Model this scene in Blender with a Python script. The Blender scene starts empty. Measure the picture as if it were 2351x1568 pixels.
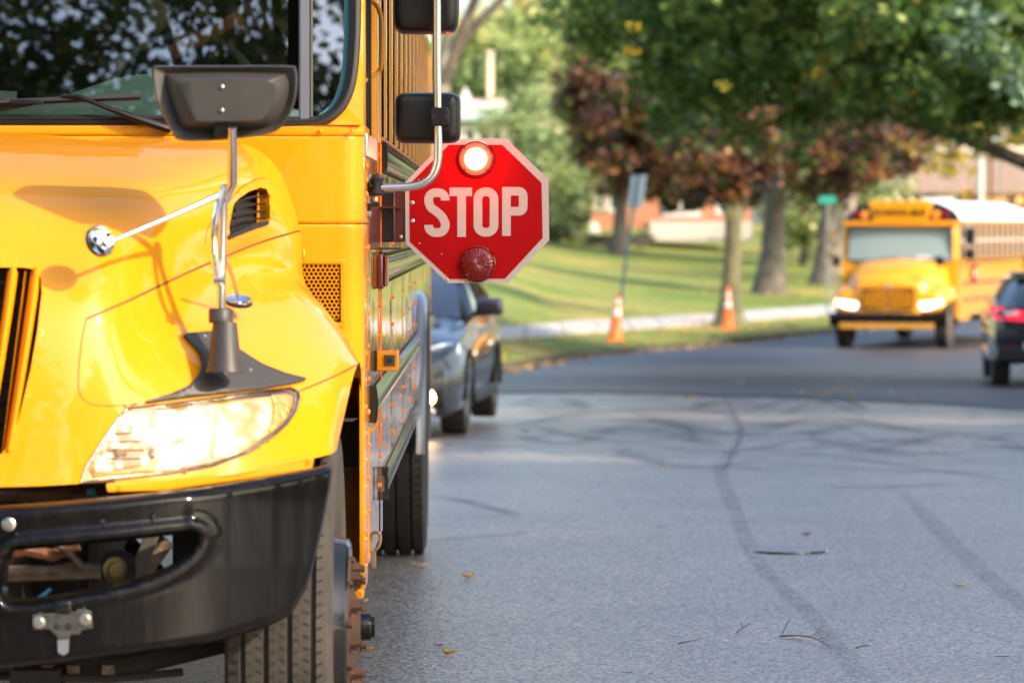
import bpy, bmesh, math, random
import numpy as np
from mathutils import Vector, Matrix
from mathutils.bvhtree import BVHTree
R = math.radians
random.seed(7); rng = np.random.default_rng(7)
sc = bpy.context.scene
col = sc.collection

# ------------------------------------------------------------ camera, sky, sun, exposure
F = 135 / 36 * 2351                       # focal length in units of the measured picture (2351 x 1568)
CAM = Vector((0, 0, 1.54))
PSI, THE = math.atan(27.5 / F), math.atan(264 / F)
FW = Vector((math.sin(PSI) * math.cos(THE), math.cos(PSI) * math.cos(THE), -math.sin(THE)))
RT = Vector((math.cos(PSI), -math.sin(PSI), 0))
UP = RT.cross(FW)
cd = bpy.data.cameras.new('camera'); cam = bpy.data.objects.new('camera', cd); col.objects.link(cam)
cd.lens = 135; cd.sensor_width = 36; cd.clip_start = 0.5; cd.clip_end = 3000
cd.dof.use_dof = True; cd.dof.focus_distance = 12.17; cd.dof.aperture_fstop = 4.6; cd.dof.aperture_blades = 0
cam.matrix_world = Matrix(((RT.x, UP.x, -FW.x, CAM.x), (RT.y, UP.y, -FW.y, CAM.y), (RT.z, UP.z, -FW.z, CAM.z), (0, 0, 0, 1)))
sc.camera = cam
SUN_EL, SUN_AZ = R(33), R(53)             # afternoon sun behind the camera, well to its right
w = bpy.data.worlds.new('World'); sc.world = w; w.use_nodes = True
wn = w.node_tree.nodes; bg = wn['Background']
sky = wn.new('ShaderNodeTexSky'); sky.sky_type = 'NISHITA'; sky.sun_disc = False
sky.sun_elevation = SUN_EL; sky.sun_rotation = math.pi - SUN_AZ; sky.air_density = 1.0; sky.dust_density = 2.6
w.node_tree.links.new(sky.outputs[0], bg.inputs[0]); bg.inputs[1].default_value = 0.15
sd = bpy.data.lights.new('sun', 'SUN'); sun = bpy.data.objects.new('sun', sd); col.objects.link(sun)
sd.energy = 2.05; sd.angle = R(0.53); sd.color = (1.0, 0.82, 0.58)
sun_dir = Vector((math.sin(SUN_AZ) * math.cos(SUN_EL), -math.cos(SUN_AZ) * math.cos(SUN_EL), math.sin(SUN_EL)))
sun.rotation_euler = sun_dir.to_track_quat('Z', 'Y').to_euler(); sun.location = (8, -20, 20)
sc.view_settings.view_transform = 'Standard'; sc.view_settings.look = 'None'
sc.view_settings.exposure = 1.54; sc.view_settings.gamma = 1; sc.view_settings.use_curve_mapping = False
cy = sc.cycles; cy.max_bounces = 8; cy.diffuse_bounces = 3; cy.glossy_bounces = 4; cy.transmission_bounces = 4
cy.transparent_max_bounces = 8; cy.use_denoising = True; cy.caustics_reflective = False; cy.caustics_refractive = False
cy.sample_clamp_indirect = 6

# ------------------------------------------------------------ measuring helpers
def ray(px, py):
    return (FW * F + RT * (px - 1175.5) - UP * (py - 784))
def at(px, py, Y):
    d = ray(px, py); return CAM + d * (Y / d.y)
def proj(p):
    q = Vector(p) - CAM; k = F / q.dot(FW)
    return (1175.5 + q.dot(RT) * k, 784 - q.dot(UP) * k)
ZT = np.array([(-200, 0), (18, 0), (24, -.05), (32, -.19), (45, -.42), (58, -.65), (72, -.88), (80, -.97), (88, -1.0), (3000, -1.0)])
def zr(Y): return float(np.interp(Y, ZT[:, 0], ZT[:, 1]))
CURB = np.array([(-200, -3.7), (34, -3.7), (44, -2.6), (50, -1.7), (54, -.9), (58, -.07), (63, .55), (69, 1.29), (75, 2.59), (80, 4.05),
                 (84.4, 5.45), (87, 6.3), (91.4, 7.85), (100, 11.2), (110, 15.5), (140, 28.5), (200, 60), (3000, 1500)])
def xl(Y): return float(np.interp(Y, CURB[:, 0], CURB[:, 1]))
def yc(X): return float(np.interp(X, CURB[1:, 1], CURB[1:, 0]))
def xr(Y): return xl(max(Y, 34)) + 15.5 if Y > 34 else 11.8
def lawn_z(X, Y):                          # ground beyond the left kerb
    c = yc(X) if X > -3.7 else 34
    if Y < c: return zr(min(Y, 88)) + .11
    D = Y - c
    return zr(min(c, 88)) + .11 + .012 * min(D, 14) + .0215 * max(0, min(D - 14, 110))
def on_lawn(px, py):
    for Y in np.arange(50, 260, .25):
        p = at(px, py, Y)
        if p.z <= lawn_z(p.x, Y): return Vector((p.x, Y, lawn_z(p.x, Y)))
    return at(px, py, 170)
def on_road(px, py):
    for Y in np.arange(9, 260, .05):
        p = at(px, py, Y)
        if p.z <= zr(Y): return Vector((p.x, Y, zr(Y)))

# ------------------------------------------------------------ object helpers
def wm(o):
    return o.matrix_basis.copy() if o.parent is None else wm(o.parent) @ o.matrix_parent_inverse @ o.matrix_basis
def adopt(o, parent):
    if parent is not None:
        o.parent = parent; o.matrix_parent_inverse = wm(parent).inverted()
def props(o, label=None, cat=None, group=None, kind=None):
    if label: o['label'] = label
    if cat: o['category'] = cat
    if group: o['group'] = group
    if kind: o['kind'] = kind
    return o
def empty(name, loc, label, cat, group=None, rz=0):
    o = bpy.data.objects.new(name, None); col.objects.link(o); o.location = loc; o.rotation_euler = (0, 0, rz)
    o.empty_display_size = .2
    return props(o, label, cat, group)
def link(name, me, parent=None, loc=None, **k):
    o = bpy.data.objects.new(name, me); col.objects.link(o)
    if loc is not None: o.location = loc
    adopt(o, parent); return props(o, **k)
def copy_tree(o, parent=None):
    c = o.copy(); col.objects.link(c)
    if parent is not None: c.parent = parent
    for ch in list(o.children): copy_tree(ch, c)
    return c

class MB:
    def __init__(s): s.v = []; s.f = []
    def add(s, vs, fs):
        b = len(s.v); s.v += [tuple(p) for p in vs]; s.f += [tuple(b + i for i in f) for f in fs]; return s
    def box(s, c, d, m=None):
        c = Vector(c); vs = []
        for i in (-.5, .5):
            for j in (-.5, .5):
                for k in (-.5, .5):
                    q = Vector((i * d[0], j * d[1], k * d[2]))
                    vs.append(c + (m @ q if m is not None else q))
        return s.add(vs, [(0, 1, 3, 2), (4, 6, 7, 5), (0, 4, 5, 1), (2, 3, 7, 6), (0, 2, 6, 4), (1, 5, 7, 3)])
    def box2(s, a, b):
        return s.box([(a[i] + b[i]) / 2 for i in range(3)], [abs(b[i] - a[i]) for i in range(3)])
    def tube(s, path, r, n=10, cap=True, closed=False):
        P = [Vector(p) for p in path]; m = len(P); rs = r if isinstance(r, (list, tuple)) else [r] * m
        up = None; vs = []
        for i, p in enumerate(P):
            if closed: t = (P[(i + 1) % m] - P[i - 1])
            else: t = P[min(i + 1, m - 1)] - P[max(i - 1, 0)]
            t.normalize()
            if up is None:
                up = Vector((0, 0, 1)) if abs(t.z) < .9 else Vector((1, 0, 0))
            x = up.cross(t)
            if x.length < 1e-5: x = Vector((1, 0, 0)).cross(t)
            x.normalize(); y = t.cross(x); up = y
            for k in range(n):
                a = 2 * math.pi * k / n; vs.append(p + (x * math.cos(a) + y * math.sin(a)) * rs[i])
        fs = []
        for i in range(m if closed else m - 1):
            j = (i + 1) % m
            for k in range(n):
                fs.append((i * n + k, i * n + (k + 1) % n, j * n + (k + 1) % n, j * n + k))
        if cap and not closed: fs += [tuple(range(n))[::-1], tuple((m - 1) * n + k for k in range(n))]
        return s.add(vs, fs)
    def cyl(s, a, b, r0, r1=None, n=16, cap=True):
        return s.tube([a, b], [r0, r0 if r1 is None else r1], n, cap)
    def lathe(s, o, ax, prof, n=32, closed=False):      # prof: (distance along axis, radius)
        o = Vector(o); ax = Vector(ax).normalized()
        x = ax.orthogonal().normalized(); y = ax.cross(x); vs = []
        for h, r in prof:
            for k in range(n):
                a = 2 * math.pi * k / n; vs.append(o + ax * h + (x * math.cos(a) + y * math.sin(a)) * r)
        m = len(prof); fs = []
        for i in range(m if closed else m - 1):
            j = (i + 1) % m
            for k in range(n): fs.append((i * n + k, i * n + (k + 1) % n, j * n + (k + 1) % n, j * n + k))
        return s.add(vs, fs)
    def grid(s, G, wrap=False):                       # G[row][col] points
        nr, nc = len(G), len(G[0]); vs = [p for row in G for p in row]
        return s.add(vs, [(i * nc + j, i * nc + j + 1, (i + 1) * nc + j + 1, (i + 1) * nc + j) for i in range(nr - 1) for j in range(nc - 1)])
    def poly(s, pts): return s.add(pts, [tuple(range(len(pts)))])
    def prism(s, pts, off):                           # closed outline pushed along vector off
        n = len(pts); off = Vector(off); vs = [Vector(p) for p in pts] + [Vector(p) + off for p in pts]
        return s.add(vs, [tuple(range(n))[::-1], tuple(range(n, 2 * n))] + [(i, (i + 1) % n, n + (i + 1) % n, n + i) for i in range(n)])
    def ball(s, c, r, n=12, m=8, sc_=(1, 1, 1)):
        G = []
        for i in range(m + 1):
            a = math.pi * i / m
            G.append([Vector(c) + Vector((r * sc_[0] * math.sin(a) * math.cos(2 * math.pi * j / n), r * sc_[1] * math.sin(a) * math.sin(2 * math.pi * j / n), r * sc_[2] * math.cos(a))) for j in range(n + 1)])
        return s.grid(G)
    def mesh(s, name, mat, smooth=True, ang=35, weld=True, fix=True):
        me = bpy.data.meshes.new(name); me.from_pydata(s.v, [], s.f)
        if weld or fix:
            b = bmesh.new(); b.from_mesh(me)
            if weld: bmesh.ops.remove_doubles(b, verts=b.verts, dist=1e-5)
            if fix: bmesh.ops.recalc_face_normals(b, faces=b.faces)
            b.to_mesh(me); b.free()
        if mat: me.materials.append(mat)
        if smooth and len(me.polygons):
            me.polygons.foreach_set('use_smooth', [True] * len(me.polygons)); me.set_sharp_from_angle(angle=R(ang))
        return me
    def build(s, name, mat, parent=None, bevel=0, seg=2, smooth=True, ang=35, fix=True, **k):
        o = link(name, s.mesh(name, mat, smooth, ang, fix=fix), parent, **k)
        if bevel:
            m = o.modifiers.new('bevel', 'BEVEL'); m.width = bevel; m.segments = seg; m.limit_method = 'ANGLE'; m.angle_limit = R(40)
        return o
def rot(ax, deg): return Matrix.Rotation(R(deg), 3, ax)
def arc(c, r, a0, a1, n, f=lambda x, y: (x, y)):
    return [f(c[0] + r * math.cos(R(a0 + (a1 - a0) * i / n)), c[1] + r * math.sin(R(a0 + (a1 - a0) * i / n))) for i in range(n + 1)]
def spline(pts, n, closed=False):                     # Catmull-Rom through points
    P = [Vector(p) for p in pts]; m = len(P); out = []
    for i in range(m if closed else m - 1):
        g = lambda k: P[k % m] if closed else P[min(max(k, 0), m - 1)]
        a, b, c, d = g(i - 1), g(i), g(i + 1), g(i + 2)
        for j in range(n):
            t = j / n
            out.append(.5 * ((2 * b) + (c - a) * t + (2 * a - 5 * b + 4 * c - d) * t * t + (3 * b - a - 3 * c + d) * t ** 3))
    if not closed: out.append(P[-1])
    return out
def inpoly(x, y, poly):
    c = False; n = len(poly); j = n - 1
    for i in range(n):
        xi, yi = poly[i][0], poly[i][1]; xj, yj = poly[j][0], poly[j][1]
        if (yi > y) != (yj > y) and x < (xj - xi) * (y - yi) / (yj - yi) + xi: c = not c
        j = i
    return c

# ------------------------------------------------------------ materials
def mat(name, c=(.5, .5, .5), rough=.5, metal=0, coat=0, coat_r=.05, spec=.5, var=0, vs=6, bump=0, bs=60, c2=None, emit=None, es=0, alpha=None, detail=6):
    m = bpy.data.materials.new(name); m.use_nodes = True; nt = m.node_tree; n = nt.nodes; L = nt.links.new
    p = n['Principled BSDF']; p.inputs['Base Color'].default_value = (*c, 1); p.inputs['Roughness'].default_value = rough
    p.inputs['Metallic'].default_value = metal; p.inputs['Coat Weight'].default_value = coat; p.inputs['Coat Roughness'].default_value = coat_r
    p.inputs['Specular IOR Level'].default_value = spec
    if emit: p.inputs['Emission Color'].default_value = (*emit, 1); p.inputs['Emission Strength'].default_value = es
    tc = n.new('ShaderNodeTexCoord')
    if var or c2:
        t = n.new('ShaderNodeTexNoise'); t.inputs['Scale'].default_value = vs; t.inputs['Detail'].default_value = detail; t.inputs['Roughness'].default_value = .6
        L(tc.outputs['Object'], t.inputs['Vector'])
        r = n.new('ShaderNodeValToRGB'); L(t.outputs['Fac'], r.inputs['Fac'])
        r.color_ramp.elements[0].position = .35; r.color_ramp.elements[1].position = .65
        a = c2 if c2 else tuple(x * (1 - var) for x in c); b = c if c2 else tuple(min(1, x * (1 + var)) for x in c)
        r.color_ramp.elements[0].color = (*a, 1); r.color_ramp.elements[1].color = (*b, 1)
        L(r.outputs[0], p.inputs['Base Color'])
        mr = n.new('ShaderNodeMapRange'); L(t.outputs['Fac'], mr.inputs['Value']); mr.inputs['To Min'].default_value = rough * .8; mr.inputs['To Max'].default_value = min(1, rough * 1.25)
        L(mr.outputs[0], p.inputs['Roughness'])
    if bump:
        t2 = n.new('ShaderNodeTexNoise'); t2.inputs['Scale'].default_value = bs; t2.inputs['Detail'].default_value = 4; L(tc.outputs['Object'], t2.inputs['Vector'])
        b = n.new('ShaderNodeBump'); b.inputs['Strength'].default_value = bump; b.inputs['Distance'].default_value = .01
        L(t2.outputs['Fac'], b.inputs['Height']); L(b.outputs[0], p.inputs['Normal'])
    return m
def node(m): return m.node_tree.nodes, m.node_tree.links.new, m.node_tree.nodes['Principled BSDF']
YEL = (.77, .290, .003)
M = {}
M['yellow'] = mat('school_bus_yellow', YEL, .42, coat=.62, coat_r=.03, spec=.12, var=.03, vs=2.5)
M['yellow_side'] = mat('school_bus_yellow_panel', YEL, .3, coat=1, coat_r=.03, var=.03, vs=2)
M['yellow_dirty'] = mat('road_dirt_on_yellow', (.55, .21, .01), .55, c2=(.13, .055, .014), vs=5, bump=.2, bs=200)
M['far_yellow'] = mat('far_bus_yellow', (.80, .33, .004), .35, coat=.6)
M['black_gloss'] = mat('black_gloss_paint', (.004, .004, .005), .5, coat=.42, coat_r=.03, spec=.03, var=.2, vs=3, bump=.02, bs=6)
n, L, p = node(M['black_gloss']); tc = n.new('ShaderNodeTexCoord'); mp = n.new('ShaderNodeMapping'); mp.inputs['Scale'].default_value = (14, 14, 1.2); L(tc.outputs['Object'], mp.inputs[0])
t = n.new('ShaderNodeTexNoise'); t.inputs['Scale'].default_value = 2; t.inputs['Detail'].default_value = 9; t.inputs['Roughness'].default_value = .7; L(mp.outputs[0], t.inputs['Vector'])
r = n.new('ShaderNodeValToRGB'); L(t.outputs['Fac'], r.inputs['Fac']); r.color_ramp.elements[0].position = .48; r.color_ramp.elements[0].color = (.003, .003, .0035, 1); r.color_ramp.elements[1].position = .85; r.color_ramp.elements[1].color = (.016, .014, .012, 1); L(r.outputs[0], p.inputs['Base Color'])
M['rail'] = mat('black_rail_paint', (.006, .006, .006), .25, spec=.3, coat=.8, coat_r=.05)
M['black_plastic'] = mat('black_plastic', (.007, .007, .0075), .38, spec=.35, var=.15, vs=8, bump=.05, bs=500)
M['grey_plastic'] = mat('weathered_black_plastic', (.045, .040, .037), .45, var=.15, vs=5, bump=.06, bs=400)
M['rubber'] = mat('black_rubber', (.016, .016, .017), .5, var=.1)
M['tyre'] = mat('dusty_tyre_rubber', (.06, .052, .043), .8, c2=(.03, .026, .023), vs=8, bump=.25, bs=90)
M['tyre_dark'] = mat('tyre_rubber', (.034, .028, .022), .75, var=.3, vs=10, bump=.2, bs=120)
M['dark'] = mat('dark_underbody', (.012, .011, .010), .7, var=.3)
M['steel'] = mat('brushed_stainless', (.62, .60, .56), .24, 1, var=.05, vs=10)
M['chrome'] = mat('chrome', (.8, .8, .82), .06, 1)
M['bolt'] = mat('zinc_bolt', (.55, .53, .48), .3, 1)
M['pipe'] = mat('grimy_pipe', (.16, .12, .09), .5, .4, var=.4, vs=20, bump=.3, bs=80)
M['rust'] = mat('rusty_brown_iron', (.08, .036, .02), .8, c2=(.04, .02, .013), vs=22, bump=.15, bs=150)
M['red'] = mat('sign_red_sheeting', (.36, .0, .002), .6, spec=.15)
M['white_sheet'] = mat('reflective_white_sheeting', (.50, .46, .43), .5, var=.03, vs=300)
M['maroon'] = mat('maroon_bracket_paint', (.10, .008, .008), .35, coat=.5)
M['alu'] = mat('aluminium_frame', (.55, .55, .53), .35, .9)
M['amber'] = mat('amber_lens', (.9, .3, .01), .15, coat=1)
M['redlens'] = mat('red_lens', (.15, .0, .002), .16, coat=.3, spec=.35)
M['teal'] = mat('blue_hose', (.01, .25, .42), .4)
M['dash'] = mat('dashboard_grey', (.05, .055, .055), .6)
M['seat'] = mat('dark_green_seat', (.01, .018, .02), .6)
M['white'] = mat('white_paint', (.72, .72, .70), .45, var=.05)
def glass(name, tint, rough=0.0, ior=1.5):
    m = bpy.data.materials.new(name); m.use_nodes = True; n, L, p = node(m)
    n.remove(p); out = n['Material Output']
    t = n.new('ShaderNodeBsdfTransparent'); t.inputs[0].default_value = (*tint, 1)
    g = n.new('ShaderNodeBsdfGlossy'); g.inputs['Roughness'].default_value = rough; g.inputs[0].default_value = (1, 1, 1, 1)
    ge = n.new('ShaderNodeNewGeometry'); dt = n.new('ShaderNodeVectorMath'); dt.operation = 'DOT_PRODUCT'; L(ge.outputs['Normal'], dt.inputs[0]); L(ge.outputs['Incoming'], dt.inputs[1])
    ab = n.new('ShaderNodeMath'); ab.operation = 'ABSOLUTE'; L(dt.outputs['Value'], ab.inputs[0]); om = n.new('ShaderNodeMath'); om.operation = 'SUBTRACT'; om.inputs[0].default_value = 1; L(ab.outputs[0], om.inputs[1])
    pw = n.new('ShaderNodeMath'); pw.operation = 'POWER'; pw.inputs[1].default_value = 5; L(om.outputs[0], pw.inputs[0]); F0 = ((ior - 1) / (ior + 1)) ** 2
    f = n.new('ShaderNodeMath'); f.operation = 'MULTIPLY_ADD'; f.inputs[1].default_value = 1 - F0; f.inputs[2].default_value = F0; L(pw.outputs[0], f.inputs[0])
    mx = n.new('ShaderNodeMixShader'); L(f.outputs[0], mx.inputs[0]); L(t.outputs[0], mx.inputs[1]); L(g.outputs[0], mx.inputs[2]); L(mx.outputs[0], out.inputs[0])
    return m
M['glass'] = glass('window_glass', (.25, .33, .31), .01, 1.7)
M['windscreen'] = glass('windscreen_glass', (.32, .40, .38), .008, 3.0)
M['lens'] = glass('clear_lens', (.93, .93, .90), .02, 1.45)
def emis(name, c, s, base=(.8, .8, .8)):
    return mat(name, base, .4, emit=c, es=s)
# ============================================================ THE GROUND
def asphalt(name, base, dark, speck, blue=0):
    m = mat(name, base, .36); n, L, p = node(m)
    tc = n.new('ShaderNodeTexCoord')
    v = n.new('ShaderNodeTexVoronoi'); v.inputs['Scale'].default_value = 85; L(tc.outputs['Object'], v.inputs['Vector'])
    rs = n.new('ShaderNodeValToRGB'); L(v.outputs['Color'], rs.inputs['Fac'])
    e = rs.color_ramp.elements; e[0].position = .15; e[0].color = (*[x * (1 - speck) for x in base], 1); e[1].position = .85; e[1].color = (*[min(1, x * (1 + speck)) for x in base], 1)
    t = n.new('ShaderNodeTexNoise'); t.inputs['Scale'].default_value = .8; t.inputs['Detail'].default_value = 7; L(tc.outputs['Object'], t.inputs['Vector'])
    r2 = n.new('ShaderNodeValToRGB'); L(t.outputs['Fac'], r2.inputs['Fac']); r2.color_ramp.elements[0].position = .3; r2.color_ramp.elements[1].position = .7
    r2.color_ramp.elements[0].color = (.80, .80, .80, 1); r2.color_ramp.elements[1].color = (1.12, 1.12, 1.12, 1)
    mx = n.new('ShaderNodeMix'); mx.data_type = 'RGBA'; mx.blend_type = 'MULTIPLY'; mx.inputs[0].default_value = 1
    L(rs.outputs[0], mx.inputs[6]); L(r2.outputs[0], mx.inputs[7])
    L(mx.outputs[2], p.inputs['Base Color'])
    b = n.new('ShaderNodeBump'); b.inputs['Strength'].default_value = .3; b.inputs['Distance'].default_value = .004
    L(v.outputs['Distance'], b.inputs['Height']); L(b.outputs[0], p.inputs['Normal'])
    return m, mx, tc
M['asphalt'], mxn, tcn = asphalt('worn_pale_asphalt', (.25, .218, .19), .1, .95)
# scuffed, swirling tyre marks where the old surface meets the new one: colour only
n, L, p = node(M['asphalt'])
mp = n.new('ShaderNodeMapping'); mp.inputs['Scale'].default_value = (.42, .15, 1); L(tcn.outputs['Object'], mp.inputs[0])
ns = n.new('ShaderNodeTexNoise'); ns.inputs['Scale'].default_value = 1.0; ns.inputs['Detail'].default_value = 1; ns.inputs['Distortion'].default_value = 2.4; L(mp.outputs[0], ns.inputs['Vector'])
rr = n.new('ShaderNodeValToRGB'); L(ns.outputs['Fac'], rr.inputs['Fac']); E = rr.color_ramp.elements
E[0].position = .44; E[0].color = (0, 0, 0, 1); E[1].position = .475; E[1].color = (1, 1, 1, 1)
for ps, c in ((.49, 1), (.52, 0), (.57, 0), (.585, .8), (.61, 0)):
    q = E.new(ps); q.color = (c, c, c, 1)
sx = n.new('ShaderNodeSeparateXYZ'); L(tcn.outputs['Object'], sx.inputs[0])
mr = n.new('ShaderNodeMapRange'); L(sx.outputs['Y'], mr.inputs['Value']); mr.inputs['From Min'].default_value = 23; mr.inputs['From Max'].default_value = 31; mr.inputs['To Max'].default_value = .6
ml = n.new('ShaderNodeMath'); ml.operation = 'MULTIPLY'; L(rr.outputs[0], ml.inputs[0]); L(mr.outputs[0], ml.inputs[1])
m2 = n.new('ShaderNodeMix'); m2.data_type = 'RGBA'; L(ml.outputs[0], m2.inputs[0]); L(mxn.outputs[2], m2.inputs[6]); m2.inputs[7].default_value = (.04, .042, .046, 1)
L(m2.outputs[2], p.inputs['Base Color'])
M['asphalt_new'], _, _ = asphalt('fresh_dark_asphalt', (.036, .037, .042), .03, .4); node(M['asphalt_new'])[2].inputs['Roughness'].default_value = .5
def grass_mat(name, a, b, c):
    m = mat(name, a, .8); n, L, p = node(m); tc = n.new('ShaderNodeTexCoord')
    t = n.new('ShaderNodeTexNoise'); t.inputs['Scale'].default_value = .16; t.inputs['Detail'].default_value = 4; L(tc.outputs['Object'], t.inputs['Vector'])
    r = n.new('ShaderNodeValToRGB'); L(t.outputs['Fac'], r.inputs['Fac']); r.color_ramp.elements[0].position = .36; r.color_ramp.elements[0].color = (*a, 1)
    r.color_ramp.elements[1].position = .66; r.color_ramp.elements[1].color = (*b, 1)
    t2 = n.new('ShaderNodeTexNoise'); t2.inputs['Scale'].default_value = 5; t2.inputs['Detail'].default_value = 8; L(tc.outputs['Object'], t2.inputs['Vector'])
    r2 = n.new('ShaderNodeValToRGB'); L(t2.outputs['Fac'], r2.inputs['Fac']); r2.color_ramp.elements[0].position = .35; r2.color_ramp.elements[0].color = (.6, .62, .55, 1); r2.color_ramp.elements[1].position = .65; r2.color_ramp.elements[1].color = (1.2, 1.2, 1.15, 1)
    mx = n.new('ShaderNodeMix'); mx.data_type = 'RGBA'; mx.blend_type = 'MULTIPLY'; mx.inputs[0].default_value = 1; L(r.outputs[0], mx.inputs[6]); L(r2.outputs[0], mx.inputs[7])
    # leaf litter drifted in long streaks
    mp = n.new('ShaderNodeMapping'); mp.inputs['Scale'].default_value = (.05, .22, 1); mp.inputs['Rotation'].default_value = (0, 0, R(-12)); L(tc.outputs['Object'], mp.inputs[0])
    t3 = n.new('ShaderNodeTexNoise'); t3.inputs['Scale'].default_value = 1.1; t3.inputs['Detail'].default_value = 3; L(mp.outputs[0], t3.inputs['Vector'])
    r3 = n.new('ShaderNodeValToRGB'); L(t3.outputs['Fac'], r3.inputs['Fac']); r3.color_ramp.elements[0].position = .56; r3.color_ramp.elements[0].color = (0, 0, 0, 1); r3.color_ramp.elements[1].position = .63; r3.color_ramp.elements[1].color = (.75, .75, .75, 1)
    m3 = n.new('ShaderNodeMix'); m3.data_type = 'RGBA'; L(r3.outputs[0], m3.inputs[0]); L(mx.outputs[2], m3.inputs[6]); m3.inputs[7].default_value = (*c, 1)
    L(m3.outputs[2], p.inputs['Base Color'])
    b_ = n.new('ShaderNodeBump'); b_.inputs['Strength'].default_value = .8; b_.inputs['Distance'].default_value = .06; L(t2.outputs['Fac'], b_.inputs['Height']); L(b_.outputs[0], p.inputs['Normal'])
    p.inputs['Specular IOR Level'].default_value = .15
    return m
M['grass'] = grass_mat('mown_lawn', (.13, .20, .035), (.27, .27, .075), (.42, .31, .09))
M['concrete'] = mat('sidewalk_concrete', (.44, .42, .39), .8, var=.12, vs=2.5, bump=.1)
M['kerb'] = mat('kerb_concrete', (.075, .065, .055), .9, var=.45, vs=5, bump=.3)
M['soil'] = mat('bare_soil', (.07, .055, .04), .9, var=.3)

MB().box((0, 1000, -1.6), (4000, 3400, .1)).build('ground', M['soil'], kind='structure', label='bare earth under the whole neighbourhood')
def rows(y0, y1, st): return list(np.arange(y0, y1, st)) + [y1]
Ys = sorted(set([round(y, 3) for y in rows(-60, 6, 6) + rows(6, 30, .5) + rows(30, 110, .5) + rows(110, 200, 5)]))
G = [[(a + (b - a) * i / 40, Y, zr(Y)) for i in range(41)] for Y in Ys for a, b in [(xl(Y) if Y > 30 else -3.7, xr(Y))]]
MB().grid(G).build('road', M['asphalt'], kind='structure', fix=False)
# fresh asphalt laid over the far part of the road, with an uneven edge
Ed = [(-3.5, 47.5), (-1, 46), (0, 44.8), (.8, 44.9), (1.8, 45.2), (2.5, 43.6), (3.5, 42.3), (4.6, 40.6), (5.4, 38.6), (7, 36.4), (9, 33), (12.5, 29)]
def ey(x): return float(np.interp(x, [e[0] for e in Ed], [e[1] for e in Ed])) + .25 * math.sin(x * 2.3) + .12 * math.sin(x * 7.1)
G = []; Y0 = []
for i in range(61):
    Y = 42
    for _ in range(60): Y = .5 * Y + .5 * ey(xl(Y) + (xr(Y) - xl(Y)) * i / 60)
    Y0.append(Y)
for f in list(np.linspace(0, 1, 40)) + list(np.linspace(1.02, 5.5, 120)):
    row = []
    for i in range(61):
        Y = Y0[i] + (60 - Y0[i]) * f if f <= 1 else 60 + (f - 1) * 30
        row.append((xl(Y) + .02 + (xr(Y) - xl(Y) - .04) * i / 60, Y, zr(Y) + .012))
    G.append(row)
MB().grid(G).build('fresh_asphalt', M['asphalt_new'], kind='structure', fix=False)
# lawn left of and beyond the kerb, up to the houses and on to the horizon
Xs = list(np.arange(-3.7, 24, .25)) + [24, 30, 40, 60, 90, 150]
Ds = [0, .05, 1, 2, 4, 6, 8, 10, 12, 14, 18, 24, 32, 42, 54, 68, 84, 104, 124, 200, 600, 1800]
G = [[(x, yc(x) + d, lawn_z(x, yc(x) + d + 1e-4)) for x in Xs] for d in Ds]
lawn = MB().grid(G).grid([[(x, 34 + d, lawn_z(x, 34 + d + 1e-4)) for x in (-900, -200, -60, -20, -3.7)] for d in Ds])
lawn.grid([[(x, Y, zr(Y) + .11) for x in (-900, -60, -20, -3.7)] for Y in (-300, 18, 24, 32, 34)])
lawn.build('lawn', M['grass'], kind='structure', fix=False)
MB().grid([[(xr(Y) + d, Y, zr(Y) + .11 + .01 * min(d, 60)) for d in (0, 3, 10, 30, 60, 300, 1500)] for Y in (-300, 18, 24, 32, 34, 45, 58, 70, 80, 90, 110, 140, 200)]).build('verge', M['grass'], kind='structure', fix=False)
for side, fn, nm in ((-1, xl, 'kerb'), (1, xr, 'kerb')):
    pts = [(fn(Y), Y) for Y in (list(np.arange(-60, 30, 6)) + list(np.arange(30, 116, 1.0)))]
    k = MB(); G = []
    for i, (x, y) in enumerate(pts):
        a, b = pts[max(i - 1, 0)], pts[min(i + 1, len(pts) - 1)]; t = Vector((b[0] - a[0], b[1] - a[1], 0)).normalized(); nn = Vector((-t.y, t.x, 0)) * (-side)
        jz = rng.normal(0, .012); o = Vector((x, y, zr(y)))
        G.append([o - nn * -.02 + Vector((0, 0, -.1)), o - nn * -.02 + Vector((0, 0, .07 + jz)), o + nn * -.13 + Vector((0, 0, .112 + jz)), o + nn * -.14 + Vector((0, 0, -.1))])
    k.grid(G).build(nm, M['kerb'], kind='structure', label='low worn kerb between road and grass')
# sidewalk: recessed joint bed with separate slabs
def sw(x, d, dz): return Vector((x, yc(x) + d, lawn_z(x, yc(x) + d) + dz))
xs = np.arange(-3.6, 16.2, .3)
swb = MB().grid([[sw(x, d, .012) for x in xs] for d in np.linspace(8.1, 13.6, 6)]).build('sidewalk', M['soil'], kind='structure', fix=False, label='pale concrete sidewalk curving along the lawn')
x = -3.5
while x < 15.5:
    dx = .8; jz = rng.normal(0, .006)
    top = [sw(x + .015, 8.0, .045 + jz), sw(x + dx - .015, 8.0, .045 + jz), sw(x + dx - .015, 10.8, .05 + jz), sw(x + dx - .015, 13.7, .045 + jz), sw(x + .015, 13.7, .045 + jz), sw(x + .015, 10.8, .05 + jz)]
    MB().prism([p - Vector((0, 0, .08)) for p in top], (0, 0, .08)).build('paving_slab', M['concrete'], swb, smooth=False)
    x += dx
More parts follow.
